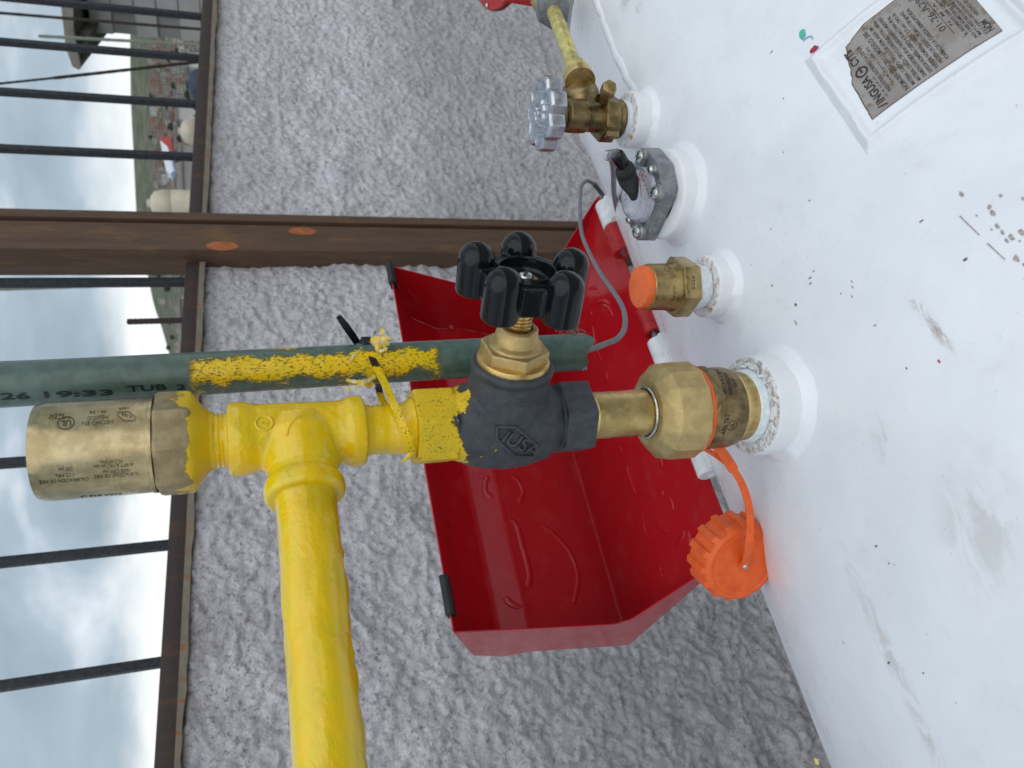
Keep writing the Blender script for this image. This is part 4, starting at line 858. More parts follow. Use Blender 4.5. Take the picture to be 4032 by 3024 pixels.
# globe valve -----------------------------------------------------------
PH = R_(-66.5); BD = Vector((math.cos(PH), math.sin(PH), 0)); BZ = .183
gv = thing('globe_valve', 'dark cast globe valve with black star handwheel and yellow paint on its upper end', 'valve', (0, 0, .138))
mb = MB()
mb.lathe([(.0001, .2215), (.0120, .220), (.0175, .2170), (.0212, .208), (.0240, .198), (.0252, .187), (.0244, .175), (.0214, .164), (.0172, .1575), (.0120, .1515), (.0001, .151)], 64, ZM(.151, .1465, .2215, .2200, 1.065))
MBn = frame((0, 0, BZ), BD) @ Matrix.Scale(1.075, 4)
mb.lathe([(.0190, 0), (.0228, .010), (.0208, .024), (.0200, .032), (.0208, .0335), (.0212, .0355), (.0205, .0372)], 64, MBn)
mb.prism(hexp(.0224, VA + .1), .2135, .2352); mb.prism(hexp(.0224, VA + .1), .1330, .1515)
gme = fuse(mb, .00062, 5, .5); body = finish('body', gme, valve_mat, gv, smooth=70)
bmv = bmesh.new(); bmv.from_mesh(gme); bvh = BVHTree.FromBMesh(bmv); bmv.free()
def on_body(u, v, h=0, tree=None):
    d_ = ray(u, v); hit = (tree or bvh).ray_cast(CAMP, d_.normalized())
    p = hit[0] if hit[0] else at(u, v, d=.37); nn = hit[1] if hit[0] else Vector((0, 0, 1))
    return p + nn * h
# raised emblem and letters
mb = MB(); c5p = lambda x, y: (1600 + x / 1.659, 800 + y / 1.659)
hexa = [(592, 1462), (710, 1462), (862, 1592), (845, 1655), (705, 1650), (590, 1540)]
P = []
for (x0, y0), (x1, y1) in zip(hexa, hexa[1:] + hexa[:1]):
    for k in range(6): P.append(on_body(*c5p(x0 + (x1 - x0) * k / 6, y0 + (y1 - y0) * k / 6), .0003))
mb.tube(P + [P[0]], .0011, 8)
def ray_text(mb, s_, p0, p1, hv, h, z0=-.0003, bold=.0, tree=None):
    v, f = text_mesh(s_, offset=bold); x0, x1 = v[:, 0].min(), v[:, 0].max(); v = v.copy()
    dx_, dy_ = p1[0] - p0[0], p1[1] - p0[1]; out_ = []
    for a_, b_, c_ in v:
        t_ = (a_ - x0) / (x1 - x0); s2 = b_ / .7; out_.append(on_body(p0[0] + dx_ * t_ + hv[0] * s2, p0[1] + dy_ * t_ + hv[1] * s2, h if c_ > 0 else z0, tree))
    mb.add(out_, f)
ray_text(mb, 'IUSA', c5p(615, 1548), c5p(835, 1652), (33, -42), .0016, bold=.01)
ray_text(mb, '8', c5p(722, 1335), c5p(778, 1335), (0, -34), .0004, bold=.01)
mb.build('raised_letters', valve_mat, gv, smooth=50)
# bonnet
bo = MB()
bo.lathe([(.0150, .030), (.0184, .0345), (.0186, .0385), (.0180, .0400), (.0165, .0404)], 64, MBn)
o1 = bo.build('bonnet_ring', brass_gold, gv)
mb = MB().prism(hexp(.0176, .35), .0400, .0465, MBn); 
bmm = mb.build('bonnet_hexagon', brass_cast, gv, bevel=.0012, seg=3)
MB().lathe([(.0135, .0460), (.0130, .0478), (.0118, .0484), (.0108, .0490), (.0106, .0530), (.0102, .0536), (.0100, .0562), (.0092, .0570), (.0075, .0570), (.0070, .0550)], 56, MBn).build('packing_nut', brass_cast, gv)
mb = MB(); pr_ = [(.0045, .050)]
for k in range(12): z_ = .056 + k * .0019; pr_ += [(.0051, z_), (.0061, z_ + .0005), (.0061, z_ + .0010), (.0051, z_ + .0016)]
mb.lathe(pr_ + [(.0045, .080)], 40, MBn).build('stem', brass_gold, gv, smooth=50)
# handwheel: five capsule lobes, scalloped rim, web and a hub recess
HW = .0205; WR = .0236; wz = .0915; MW = frame(Vector((0, 0, BZ)) + BD * wz, BD, Vector((0, 0, 1))) @ Matrix.Scale(1.10, 4)
rotw = R_(90); mb = MB()
uz = Vector((0, 0, 1))
# lobe at the picture's top points to the viewer's right-far side: horizontal across BD
sidev = uz.cross(BD)       # horizontal, perpendicular to stem
sidev = (sidev * math.cos(R_(8)) - uz * math.sin(R_(8))); base_a = math.atan2(sidev.dot(MW.to_3x3().col[1]), sidev.dot(MW.to_3x3().col[0]))
rb = .0086
for k in range(5):
    a_ = base_a + 2 * math.pi * k / 5; cx_, cy_ = WR * math.cos(a_), WR * math.sin(a_)
    pf = [(.0001, -.0145), (rb * .93, -.0145), (rb, -.0135)] + [(rb * math.cos(t_), .0018 + rb * math.sin(t_)) for t_ in np.linspace(0, math.pi / 2 - .02, 9)] + [(.0001, .0018 + rb)]
    mb.lathe(pf, 32, MW @ T(cx_, cy_, 0))
    # rim between lobes, bowed inwards
    b2 = base_a + 2 * math.pi * (k + 1) / 5; A_, B_ = Vector((cx_, cy_, 0)), Vector((WR * math.cos(b2), WR * math.sin(b2), 0)); mid = (A_ + B_) / 2; inn = -mid.normalized()
    for i in range(12):
        t_ = i / 12; t2 = (i + 1) / 12; q0 = A_.lerp(B_, t_) + inn * (.0012 * math.sin(math.pi * t_) - .0030); q1 = A_.lerp(B_, t2) + inn * (.0012 * math.sin(math.pi * t2) - .0030); dd = inn * .0085
        mb.add([(q0.x, q0.y, -.0122), (q1.x, q1.y, -.0122), (q1.x + dd.x, q1.y + dd.y, -.0122), (q0.x + dd.x, q0.y + dd.y, -.0122), (q0.x, q0.y, .0008), (q1.x, q1.y, .0008), (q1.x + dd.x, q1.y + dd.y, .0008), (q0.x + dd.x, q0.y + dd.y, .0008)],
               [(3, 2, 1, 0), (4, 5, 6, 7), (0, 1, 5, 4), (1, 2, 6, 5), (2, 3, 7, 6), (3, 0, 4, 7)], 0, MW)
mb.lathe([(.0001, -.0080), (.0205, -.0080), (.0205, -.0025), (.0144, -.0025), (.0142, .0022), (.0136, .0032), (.0126, .0030), (.0120, -.0020), (.0112, -.0036), (.0001, -.0036)], 56, MW)
wme = fuse(mb, .00052, 8, .6); finish('handwheel', wme, plastic_black, gv, smooth=70)
MB().lathe([(.0001, -.0040), (.0062, -.0040), (.0062, -.0030), (.0056, -.0024), (.0001, -.0024)], 40, MW).build('hub_washer', brass_gold, gv)
o = MB().lathe([(.0001, -.0028), (.0040, -.0028), (.0040, -.0018), (.0034, -.0006), (.0022, .0002), (.0001, .0005)], 36, MW @ T(.0004, 0, 0)).build('hub_screw', steel_zinc, gv)
MB().box((-.0034, -.0005, -.0010), (.0034, .0005, .00058), MW @ Matrix.Rotation(.9, 4, 'Z')).build('screw_slot', ink, gv, smooth=0)

# yellow pipework --------------------------------------------------------
def lump(sd_, amp=.0006, fr=120): return lambda r, z, a: (r + amp * noise.noise(Vector((math.cos(a) * r * fr, math.sin(a) * r * fr, z * fr + sd_))) * 1.0, z)
nip = thing('lower_nipple', 'short yellow painted threaded nipple between the tee and the dark valve', 'pipe nipple', (0, 0, .236))
MB().lathe([(.0128, .2325), (.0150, .2352), (.0140, .2368), (.0128, .2385), (.0127, .246), (.01215, .2485), (.0127, .2495), (.0121, .2505), (.0126, .2515), (.0120, .2525), (.0125, .2535), (.0130, .2560), (.0130, .262)], 56, ZM(.2352, .2355, .262, .268, 1.08), nz=lump(1)).build('body', yellow, nip, smooth=60)
PD = Vector((-1, -.045, -.004)).normalized(); TZ = .2940
MT_ = ZM(.2605, .2657, .316, .3233, 1.08)
tee = thing('pipe_tee', 'glossy yellow painted cast tee joining the riser and the long yellow pipe', 'pipe tee', (0, 0, .262))
mb = MB()
mb.lathe([(.0118, .2560), (.0160, .2560), (.0172, .2572), (.0176, .260), (.0174, .2635), (.0160, .2660), (.0156, .2700), (.0160, .3080), (.0166, .3105), (.0172, .3125), (.0176, .3160), (.0172, .3205), (.0160, .3215), (.0118, .3215)], 56, MT_)
mt = frame((0, 0, TZ), PD) @ Matrix.Scale(1.08, 4)
mb.lathe([(.0162, 0), (.0160, .0200), (.0164, .0245), (.0178, .0265), (.0184, .0290), (.0182, .0325), (.0170, .0345), (.0120, .0348)], 56, mt)
mb.lathe([(.017, -.004), (.0195, .004), (.0185, .012), (.0166, .020)], 48, mt)
tme = fuse(mb, .00062, 7, .5); finish('body', tme, yellow, tee, smooth=75)
bmv = bmesh.new(); bmv.from_mesh(tme); tbvh = BVHTree.FromBMesh(bmv); bmv.free()
mb = MB(); c4 = lambda x, y: (800 + x / 1.659, 1300 + y / 1.659)
P = [on_body(c4(398, 607)[0] + 34 * math.cos(a_), c4(398, 607)[1] + 27 * math.sin(a_), .0001, tbvh) for a_ in np.linspace(0, 2 * math.pi, 28)]; mb.tube(P, .0007, 8)
ray_text(mb, 'G', c4(372, 620), c4(425, 620), (0, -14), .0005, bold=.03, tree=tbvh)
ray_text(mb, 'NBY', c4(205, 660), c4(200, 560), (22, 0), .0004, bold=.03, tree=tbvh)
P = [on_body(*c4(x, y), -.0002, tbvh) for x, y in ((545, 690), (560, 630), (600, 580), (660, 550), (720, 545))]; mb.tube(spline(P, 6), .0009, 8)
mb.build('raised_mark', yellow, tee, smooth=60)
un = thing('upper_nipple', 'yellow painted nipple below the brass relief valve', 'pipe nipple', (0, 0, .320))
MB().lathe([(.0128, .318), (.0128, .3225), (.0124, .3235), (.0129, .3245), (.0123, .3255), (.0129, .3268), (.0124, .3278), (.0130, .3290), (.0132, .3345)], 56, ZM(.318, .3255, .3345, .3405, 1.08), nz=lump(4)).build('body', yellow, un, smooth=60)
gp = thing('gas_pipe', 'long glossy yellow painted gas pipe with thick drips leading left out of the tee', 'pipe', tuple(Vector((0, 0, TZ)) + PD * .03))
vs = []; fs = []; seg = 64; nl = 130; Ln = .50; mt2 = frame(Vector((0, 0, TZ)) + PD * .030, PD, (0, 0, 1)) @ Matrix.Scale(1.08, 4)
for j in range(nl + 1):
    z_ = Ln * j / nl
    for i in range(seg):
        a_ = 2 * math.pi * i / seg; c_ = Vector((math.cos(a_), math.sin(a_), 0))
        h = .00040 * noise.noise(Vector((c_.x * 1.3, c_.y * 1.3, z_ * 22))) +   .00030 * noise.noise(Vector((c_.x * 4, c_.y * 4, z_ * 60)))
        dr = noise.noise(Vector((a_ * 1.7, z_ * 16, 3))); h += .0007 * max(0, 1 - abs(dr) / .05) * max(0, noise.noise(Vector((a_ * .8, z_ * 7, 6))) * 2.5)
        rr = .01335 + h; 
        if z_ < .012: rr += .0012 * (1 - z_ / .012) * (1 + noise.noise(Vector((a_ * 1.5, 0, 8))))
        vs.append((rr * c_.x, rr * c_.y, z_))
for j in range(nl):
    for i in range(seg): fs.append((j * seg + i, j * seg + (i + 1) % seg, (j + 1) * seg + (i + 1) % seg, (j + 1) * seg + i))
fs += [tuple(range(seg)), tuple(range(nl * seg, (nl + 1) * seg))]
MB().add(vs, fs, 0, mt2).build('body', yellow, gp, smooth=80)
MB().lathe([(.0165, .485), (.0170, .489), (.0165, .493)], 32, mt2).build('far_fitting', yellow, gp)

# relief valve on top
rv = thing('relief_valve', 'large engraved brass relief valve cylinder crowning the yellow riser', 'relief valve', (0, 0, .333))
MB().lathe([(.0180, .3548), (.0214, .3548), (.0214, .3562), (.0211, .3566), (.0211, .3955), (.0208, .3985), (.0200, .4005), (.0180, .4008), (.0178, .397), (.0178, .380)], 96, ZM(.3548, .3618, .4008, .4125, 1.108)).build('hood', brass_turned, rv, smooth=25)
mb = MB(); vs = []; fs = []; seg = 96; n_ = 8; prof = [(.0130, .3290), (.0134, .3305), (.0165, .3340), (.0205, .3368), (.0222, .3385), (.0226, .3400), (.0226, .3525), (.0220, .3542), (.0205, .3549)]
for r_, z_ in prof:
    for i in range(seg):
        a_ = 2 * math.pi * i / seg; loc = ((a_ / (2 * math.pi) * n_) % 1 - .5) * 2 * math.pi / n_; fl = math.cos(math.pi / n_) / math.cos(loc); k_ = max(0, min(1, (r_ - .0195) / .0025)); rr = r_ * (1 - k_ + k_ * fl * 1.03)
        vs.append((rr * math.cos(a_ + .15), rr * math.sin(a_ + .15), z_ + .0003 * noise.noise(Vector((a_ * 2, z_ * 60, 0)))))
for j in range(len(prof) - 1):
    for i in range(seg): fs.append((j * seg + i, j * seg + (i + 1) % seg, (j + 1) * seg + (i + 1) % seg, (j + 1) * seg + i))
fs += [tuple(range(seg)), tuple(range((len(prof) - 1) * seg, len(prof) * seg))]
mb.add(vs, fs, 0, ZM(.3290, .3355, .3549, .3619, 1.10)).build('cast_base', relief_base_mat, rv, smooth=24)
mb = MB(); c1 = lambda x, y: (x / 1.659, 1000 + y / 1.659); RV = .02340
for s_, p0, p1, h_ in (('HECHO EN', (740, 1082), (538, 1096), .0022), ('MEXICO', (708, 1052), (572, 1062), .0020), ('02 - 26', (697, 1022), (587, 1028), .0017), ('1939', (840, 1000), (778, 1004), .0014), ('LISTED', (456, 1060), (320, 1064), .0016), ('38QM', (424, 1043), (330, 1047), .0014),
                     ('CAPACIDAD DE AIRE', (900, 1424), (612, 1446), .0019), ('1600 CFM Air', (845, 1402), (667, 1412), .0019), ('at 60°F & 14.7 psi abs.', (870, 1366), (607, 1380), .0018), ('45.3 m³/min', (802, 1342), (655, 1350), .0019), ('CALIBRACION DE AIRE', (577, 1458), (254, 1482), .0019), ('1.72 MPa', (480, 1430), (360, 1438), .0019), ('250 psi', (475, 1392), (380, 1398), .0019), ('PARA GAS LP', (790, 1562), (520, 1582), .0022)):
    cyl_text(mb, s_, c1(*p0), c1(*p1), 0, 0, RV, h_, .0)
ph, zz = hit_cyl(*c1(430, 1103), 0, 0, RV); fn = cyl_fn(0, 0, RV, ph, zz, math.pi / 2); ring_strip(mb, fn, .0036, .0005, -.0002, .00012, 36); add_text(mb, 'UL', cyl_fn(0, 0, RV, ph + .0013 / RV, zz - .0022, math.pi / 2), .0043, .0029, .03, -.0002, .00012)
ph, zz = hit_cyl(*c1(825, 1060), 0, 0, RV)
for sc_ in (1., .82):
    pts = [(-.0040, .0029), (.0009, .0029), (.0040, -.0007), (.0040, -.0029), (-.0009, -.0029), (-.0040, .0007)]; P = []
    for (x0, y0), (x1, y1) in zip(pts, pts[1:] + pts[:1]):
        for k in range(4): P.append(cyl_fn(0, 0, RV, ph, zz, math.pi / 2)((x0 + (x1 - x0) * k / 4) * sc_, (y0 + (y1 - y0) * k / 4) * sc_, 0))
    mb.tube(P + [P[0]], .00013, 6)
add_text(mb, 'IUSA', cyl_fn(0, 0, RV, ph, zz - .0026, math.pi / 2 + -.45), .0052, .0014, .01, -.0002, .00012)
mb.build('lettering', ink_brown, rv, smooth=0, fix=False)

# ------------------------------------------------------------------ pvc conduit, cable, strap
pvt = thing('pvc_conduit', 'green plastic conduit with broken lower end, smeared with yellow paint beside the riser', 'conduit', tuple(PA))
DP = (PB - PA).normalized(); MP = frame(PA, DP, (1, 0, 0)); rr_ = .0117; seg = 64; vs = []; fs = []; nl = 60; LT = .62
def endcut(a_):   # broken, scalloped lower end
    return .0028 * math.sin(a_ * 2 + 1.1) + .0016 * math.sin(a_ * 5) + .0022 * abs(noise.noise(Vector((math.cos(a_) * 2.2, math.sin(a_) * 2.2, 4)))) - .001
for ri, rad in enumerate((rr_, rr_ - .0014)):
    for j in range(nl + 1):
        t_ = j / nl
        for i in range(seg):
            a_ = 2 * math.pi * i / seg; z_ = endcut(a_) * (1 - t_) + LT * t_ ** 1.0; vs.append((rad * math.cos(a_), rad * math.sin(a_), z_))
w_ = (nl + 1) * seg
for j in range(nl):
    for i in range(seg):
        a2, b2, c_, d_ = j * seg + i, j * seg + (i + 1) % seg, (j + 1) * seg + (i + 1) % seg, (j + 1) * seg + i; fs += [(a2, b2, c_, d_), (w_ + d_, w_ + c_, w_ + b2, w_ + a2)]
for i in range(seg): fs += [(i, w_ + i, w_ + (i + 1) % seg, (i + 1) % seg), (nl * seg + i, nl * seg + (i + 1) % seg, w_ + nl * seg + (i + 1) % seg, w_ + nl * seg + i)]
MB().add(vs, fs, 0, MP).build('tube', pvc_mat, pvt, smooth=50, fix=True)
mb = MB()
def pvc_fn(u, v):
    # point on the tube in (angle, length)
    D = ray(u, v); iM = MP.inverted(); o_ = iM @ CAMP; d_ = iM.to_3x3() @ D; a2 = d_.x ** 2 + d_.y ** 2; b2 = 2 * (o_.x * d_.x + o_.y * d_.y); c_ = o_.x ** 2 + o_.y ** 2 - rr_ ** 2
    t_ = (-b2 - math.sqrt(max(b2 * b2 - 4 * a2 * c_, 0))) / 2 / a2; p = o_ + d_ * t_; return math.atan2(p.y, p.x), p.z
def pvc_text(s_, p0, p1, h_, bold=.02):
    a0_, z0_ = pvc_fn(*p0); a1_, z1_ = pvc_fn(*p1); dx_, dz_ = (a1_ - a0_) * rr_, z1_ - z0_; rd = math.atan2(dz_, dx_); ca, sa = math.cos(rd), math.sin(rd)
    def f_(x, y, h): X_ = x * ca - y * sa; Y_ = x * sa + y * ca; p = a0_ + X_ / rr_; return MP @ Vector(((rr_ + h) * math.cos(p), (rr_ + h) * math.sin(p), z0_ + Y_))
    add_text(mb, s_, f_, math.hypot(dx_, dz_), h_, bold, -.0002, .00030)
pvc_text('26', c1(8, 950), c1(200, 944), .0036); pvc_text('19:33', c1(292, 938), c1(742, 920), .0036); pvc_text('TUB', c1(832, 900), c1(1090, 886), .0036); pvc_text('2', c1(1155, 886), c1(1212, 884), .0034)
mb.build('lettering', simple('conduit print', (.012, .02, .022), .5), pvt, smooth=0, fix=False)
# frayed burr at the cut
mb = MB(); rr = random.Random(4); pb = at(2240, 1300, d=.437)
for k in range(26):
    q_ = pb + Vector((rr.uniform(-.004, .004), rr.uniform(-.003, .003), rr.uniform(-.006, .006))); P = [q_ + Vector((rr.uniform(-.003, .003), rr.uniform(-.003, .003), rr.uniform(-.003, .003))) * j for j in range(3)]
    mb.tube(spline(P, 3), .00022, 5)
mb.build('frayed_burr', fibre, pvt, smooth=0)
# grey cable from the conduit mouth, over the cover corner, to the gauge
cb = thing('signal_cable', 'thin grey cable curling out of the green conduit and over the red cover corner', 'cable', tuple(PA))
k5 = lambda x, y, d_: at(2200 + x / 2.37, 700 + y / 2.37, d=d_)
P = spline([PA + DP * .03, PA + DP * .002, k5(450, 1545, .455), k5(560, 1490, .475), k5(618, 1380, .51), k5(600, 1220, .55), k5(520, 1080, .585), k5(400, 910, .62), k5(325, 780, .65), k5(262, 650, .68), k5(215, 520, .705), k5(198, 350, .73), k5(200, 200, .75), k5(212, 80, .77), k5(262, 28, .785), k5(330, 60, .80)], 9)
MB().tube(P, .00200, 12).build('sheath', cable_grey, cb, smooth=80)
P2 = spline([k5(330, 60, .80), k5(400, 150, .81), k5(450, 250, .805), k5(490, 360, .80), k5(530, 470, .79)], 9); MB().tube(P2, .0026, 12).build('lower_run', cable_dark, cb, smooth=80)
# strap
zt = thing('cable_tie', 'black nylon cable tie, half painted yellow, binding conduit to yellow riser', 'cable tie', tuple(at(1480, 1500, d=.38)))
S = lambda x, y, d_: at(1000 + x / 2.37, 1000 + y / 2.37, d=d_)
P = spline([S(1010, 900, .421), S(1000, 850, .412), S(1015, 818, .4045), S(1050, 815, .400), S(1080, 870, .3955), S(1100, 960, .391), S(1140, 1050, .388), S(1190, 1150, .382), S(1240, 1250, .374), S(1290, 1370, .364), S(1345, 1490, .3575), S(1400, 1640, .3555), S(1450, 1780, .3575), S(1475, 1850, .363), S(1470, 1900, .372), S(1440, 1800, .384), S(1330, 1560, .392), S(1200, 1370, .405), S(1160, 1240, .414), S(1110, 1100, .425), S(1040, 960, .428)], 6)
cen = Vector((.02, .006, 0)); nr = [Vector((p.x - .022, (p.y - .005), 0)) + Vector((CAMP.x - p.x, CAMP.y - p.y, 0)) * .03 for p in P]
MB().ribbon(P, nr, .0040, .0011).build('strap', tie_mat, zt, smooth=30)
hd = S(1050, 850, .4); MB().box((-.0032, -.0030, -.0042), (.0032, .0030, .0042), frame(hd, (P[26] - P[22]).normalized(), nr[22])).build('head', zip_black, zt, bevel=.0008)
P = spline([S(965, 830, .408), S(900, 735, .402), S(840, 650, .398), S(785, 577, .396)], 6)
MB().ribbon(P, (CAMP - P[4]).normalized(), [.0043] * 12 + [.0040, .0038, .0036, .0034, .0032, .0030, .0022], .0010).build('tail', zip_black, zt, smooth=30)
# torn flakes of painted tape hanging from the strap
flk_m, t, b = mat('torn painted tape'); g = G(t); g.l(g.mix(g.ramp(g.noise(400, 4), .4, .66), (.78, .53, .01), (.62, .60, .42)), b.inputs['Base Color']); b.inputs['Roughness'].default_value = .3
fl = thing('torn_tape', 'ragged yellow painted tape flakes sticking out beside the cable tie', 'tape', tuple(S(1150, 850, .39)))
for k, (pts, w0) in enumerate((([(1110, 850, .392), (1160, 800, .388), (1195, 750, .385), (1200, 695, .384)], .0045), ([(1130, 870, .391), (1190, 845, .388), (1235, 830, .385), (1210, 790, .384), (1290, 785, .384)], .0035), ([(1140, 900, .391), (1200, 900, .388), (1240, 870, .386)], .002), ([(1030, 880, .394), (960, 920, .389), (915, 970, .387), (895, 1020, .386)], .0016), ([(1130, 1140, .384), (1050, 1190, .381), (950, 1240, .380), (850, 1270, .380)], .0022), ([(1100, 1170, .385), (980, 1195, .381), (860, 1175, .381)], .003), ([(1110, 1200, .386), (1040, 1240, .382)], .0045))):
    P = spline([S(*q_) for q_ in pts], 8); n_ = len(P)
    MB().ribbon(P, [(CAMP - p).normalized() + Vector((noise.noise(p * 260 + Vector((k, 0, 0))), noise.noise(p * 260 + Vector((0, k, 5))), noise.noise(p * 260))) * 1.1 for p in P], [w0 * 1.9 * (.35 + .9 * abs(noise.noise(p * 420 + Vector((k, k, k))))) * (1 - .7 * i / n_) + .0004 for i, p in enumerate(P)], .00022).build('flake', flk_m, fl, smooth=0)
# drip of yellow at the end of the strap
MB().tube(spline([S(1475, 1845, .362), at(1600, 1806, d=.361), at(1580, 1818, d=.362)], 5), [.0016, .0016, .0015, .0013, .001, .0008, .0008, .0007, .0006, .0005, .0004], 8).build('paint_drip', yellow, zt)

# ------------------------------------------------------------------ small relief valve
sx, sy = .0984, 0
sr = thing('small_relief_valve', 'small brass relief valve with orange plug, second fitting from the main riser', 'relief valve', (sx, sy, .026))
Ms = T(sx, sy, 0)
MB().lathe([(.0105, .0140), (.0125, .0152), (.0150, .0156), (.0156, .020), (.0152, .0255)], 48, Ms, nz=lambda r, z, a: (r * (1 + .05 * noise.noise(Vector((math.cos(a) * 3, math.sin(a) * 3, z * 300)))), z)).build('thread_tape', ptfe, sr, smooth=60)
MB().prism(hexp(.0214, VA + .5), .0262, .0395, Ms).build('hexagon', brass_dull, sr, bevel=.0016, seg=2)
MB().lathe([(.0172, .0390), (.0170, .0410), (.0160, .0430), (.0159, .0575), (.0156, .0590), (.0150, .0594), (.0148, .0585)], 64, Ms).build('body', brass_dull, sr)
MB().lathe([(.0147, .0580), (.0147, .0598), (.0146, .0632), (.0140, .0646), (.0125, .0651), (.0001, .0654)], 64, Ms).build('orange_plug', orange_soft, sr)
mb = MB(); k1 = lambda x, y: (2300 + x / 2.074, 500 + y / 2.074)
for s_, p0, p1, h_ in (('3 (3/4") GLP', (672, 1470), (690, 1165), .0024), ('ml', (700, 1480), (703, 1450), .0020), ('/min', (742, 1415), (742, 1320), .0022)): cyl_text(mb, s_, k1(*p0), k1(*p1), sx, sy, .01592, h_, .0)
a_, z_ = hit_cyl(*k1(898, 1330), sx, sy, .0180)
mb.build('lettering', ink_brown, sr, smooth=0, fix=False)
# number on the facet facing the viewer
bmv = bmesh.new(); tmp = [c for c in sr.children if c.name.startswith('hexagon')][0]; bmv.from_mesh(tmp.data); hb = BVHTree.FromBMesh(bmv); bmv.free()
mb = MB(); ray_text(mb, '0326', k1(905, 1328), k1(903, 1215), (-13, 0), .00012, bold=0, tree=hb); mb.build('stamped_number', ink_brown, sr, smooth=0, fix=False)

# ------------------------------------------------------------------ level gauge
lg = thing('level_gauge', 'round clear dial gauge in bolted grey metal flange with black sensor plug', 'gauge', (.1765, .004, .026))
poly = [(.1740, -.0210), (.1930, -.0275), (.2170, -.0220), (.2215, -.0080), (.2190, .0220), (.2090, .0295), (.1880, .0320), (.1680, .0270), (.1710, -.0130)]
MB().prism(poly, .0155, .0290).build('flange', alu_cast, lg, bevel=.0009, seg=2)
GC = (.1915, .0022); GZ = -.0115
MB().lathe([(.0175, .0407), (.0175, .0420), (.0001, .0420)], 56, T(*GC, GZ)).build('dial', dial_print, lg)
MB().lathe([(.0208, .0407), (.0208, .0440), (.0200, .0452), (.0186, .0455), (.0180, .0490), (.0168, .0505), (.0160, .0490), (.0150, .0490), (.0142, .0512), (.0120, .0522), (.0001, .0526)], 56, T(*GC, GZ)).build('lens', clear, lg)
mb = MB()
for k in range(9): a_ = R_(200 + k * 16); mb.box((-.0002, .0105, .0421), (.0002, .0135, .0424), T(*GC, GZ) @ Matrix.Rotation(a_, 4, 'Z'))
mb.box((-.0004, -.002, .0424), (.0004, .012, .0427), T(*GC, GZ) @ Matrix.Rotation(R_(250), 4, 'Z')); add_text(mb, '10 20 30 40 50', lambda x, y, h: (GC[0] - .008 + x, GC[1] - .009 + y, .0421 + GZ + h), .016, .002, 0, 0, .0002); mb.build('dial_markings', dial_red, lg, smooth=0)
MB().tube([Vector((GC[0] + .0150 * math.cos(a_), GC[1] + .0150 * math.sin(a_), .0430 + GZ)) for a_ in np.linspace(R_(215), R_(262), 14)], .0009, 8).build('dial_slot', ink, lg)
def screw(x, y, z, r_):
    o = MB().lathe([(r_, z - .002), (r_, z + .0008), (r_ * .92, z + .0018), (r_ * .6, z + .0028), (.0001, z + .0031)], 28, T(x, y, 0)).build('screw', steel_zinc, lg)
    for an in (.5, .5 + math.pi / 2): MB().box((-r_ * .55, -.0003, z + .0022), (r_ * .55, .0003, z + .00325), T(x, y, 0) @ Matrix.Rotation(an, 4, 'Z')).build('recess', ink, o, smooth=0)
    MB().lathe([(r_ * 1.3, .0285), (r_ * 1.3, z - .001), (r_ * 1.2, z - .0005)], 24, T(x, y, 0)).build('boss', alu_cast, lg)
for x, y in ((.2110, -.0178), (.1735, -.0165), (.2080, .0200), (.1715, .0208)): screw(x, y, .0325, .0050)
for x, y in ((.1926, -.0215), (.1890, .0255)): screw(x, y, .0310, .0031)
# sensor: flat clip on the lens, knuckle and round plug, cable
K = lambda x, y, z: at(2350 + x / 3.95, 560 + y / 3.95, z=z)
mb = MB(); P = spline([K(590, 900, .0400), K(565, 780, .0420), K(520, 660, .0440), K(470, 540, .0465), K(440, 440, .0500), K(395, 370, .0530)], 5)
nn_ = len(P); mb.tube(P, [.0025 + .0050 * min(1, i / (nn_ * .45)) - (.0018 * max(0, i / nn_ - .8) * 5) for i in range(nn_)], 20)
mb.tube([K(520, 400, .047), K(470, 400, .050), K(420, 400, .051)], [.0050, .0060, .0055], 16)
me = fuse(mb, .0007, 6, .5); finish('sensor_clip', me, rubber_black, lg, smooth=80)
a_, b_ = K(410, 350, .0540), K(315, 190, .0615); MB().lathe([(.0046, 0), (.0052, .001), (.0052, (b_ - a_).length - .002), (.0047, (b_ - a_).length), (.0035, (b_ - a_).length), (.0033, (b_ - a_).length - .003)], 32, frame(a_, b_ - a_)).build('sensor_plug', plastic_black, lg)
c_ = K(170, 205, .0630); MB().lathe([(.0040, 0), (.0040, (c_ - b_).length), (.0032, (c_ - b_).length), (.0032, .001)], 28, frame(b_, c_ - b_)).build('clear_sleeve', clear, lg)
P = spline([b_ + (c_ - b_) * .4, K(205, 215, .062), K(245, 330, .046), K(262, 500, .026), K(262, 700, .004), K(275, 850, -.014), K(300, 1000, -.030), K(335, 1150, -.044)], 8)
MB().tube(P, .0024, 12).build('sensor_cable', cable_grey, lg, smooth=80)
# stamped lettering on the slanting side
bmv = bmesh.new(); tmp = [c for c in lg.children if c.name.startswith('flange')][0]; bmv.from_mesh(tmp.data); fb = BVHTree.FromBMesh(bmv); bmv.free()
mb = MB(); kp = lambda x, y: (2350 + x / 3.95, 560 + y / 3.95)
ray_text(mb, 'MED - 1-24', kp(850, 1400), kp(1005, 1085), (-13, -6), .0002, bold=0, tree=fb); ray_text(mb, '71-20UPF', kp(920, 1400), kp(1060, 1120), (-12, -6), .0002, bold=0, tree=fb)
mb.build('raised_letters', steel_zinc, lg, smooth=0, fix=False)

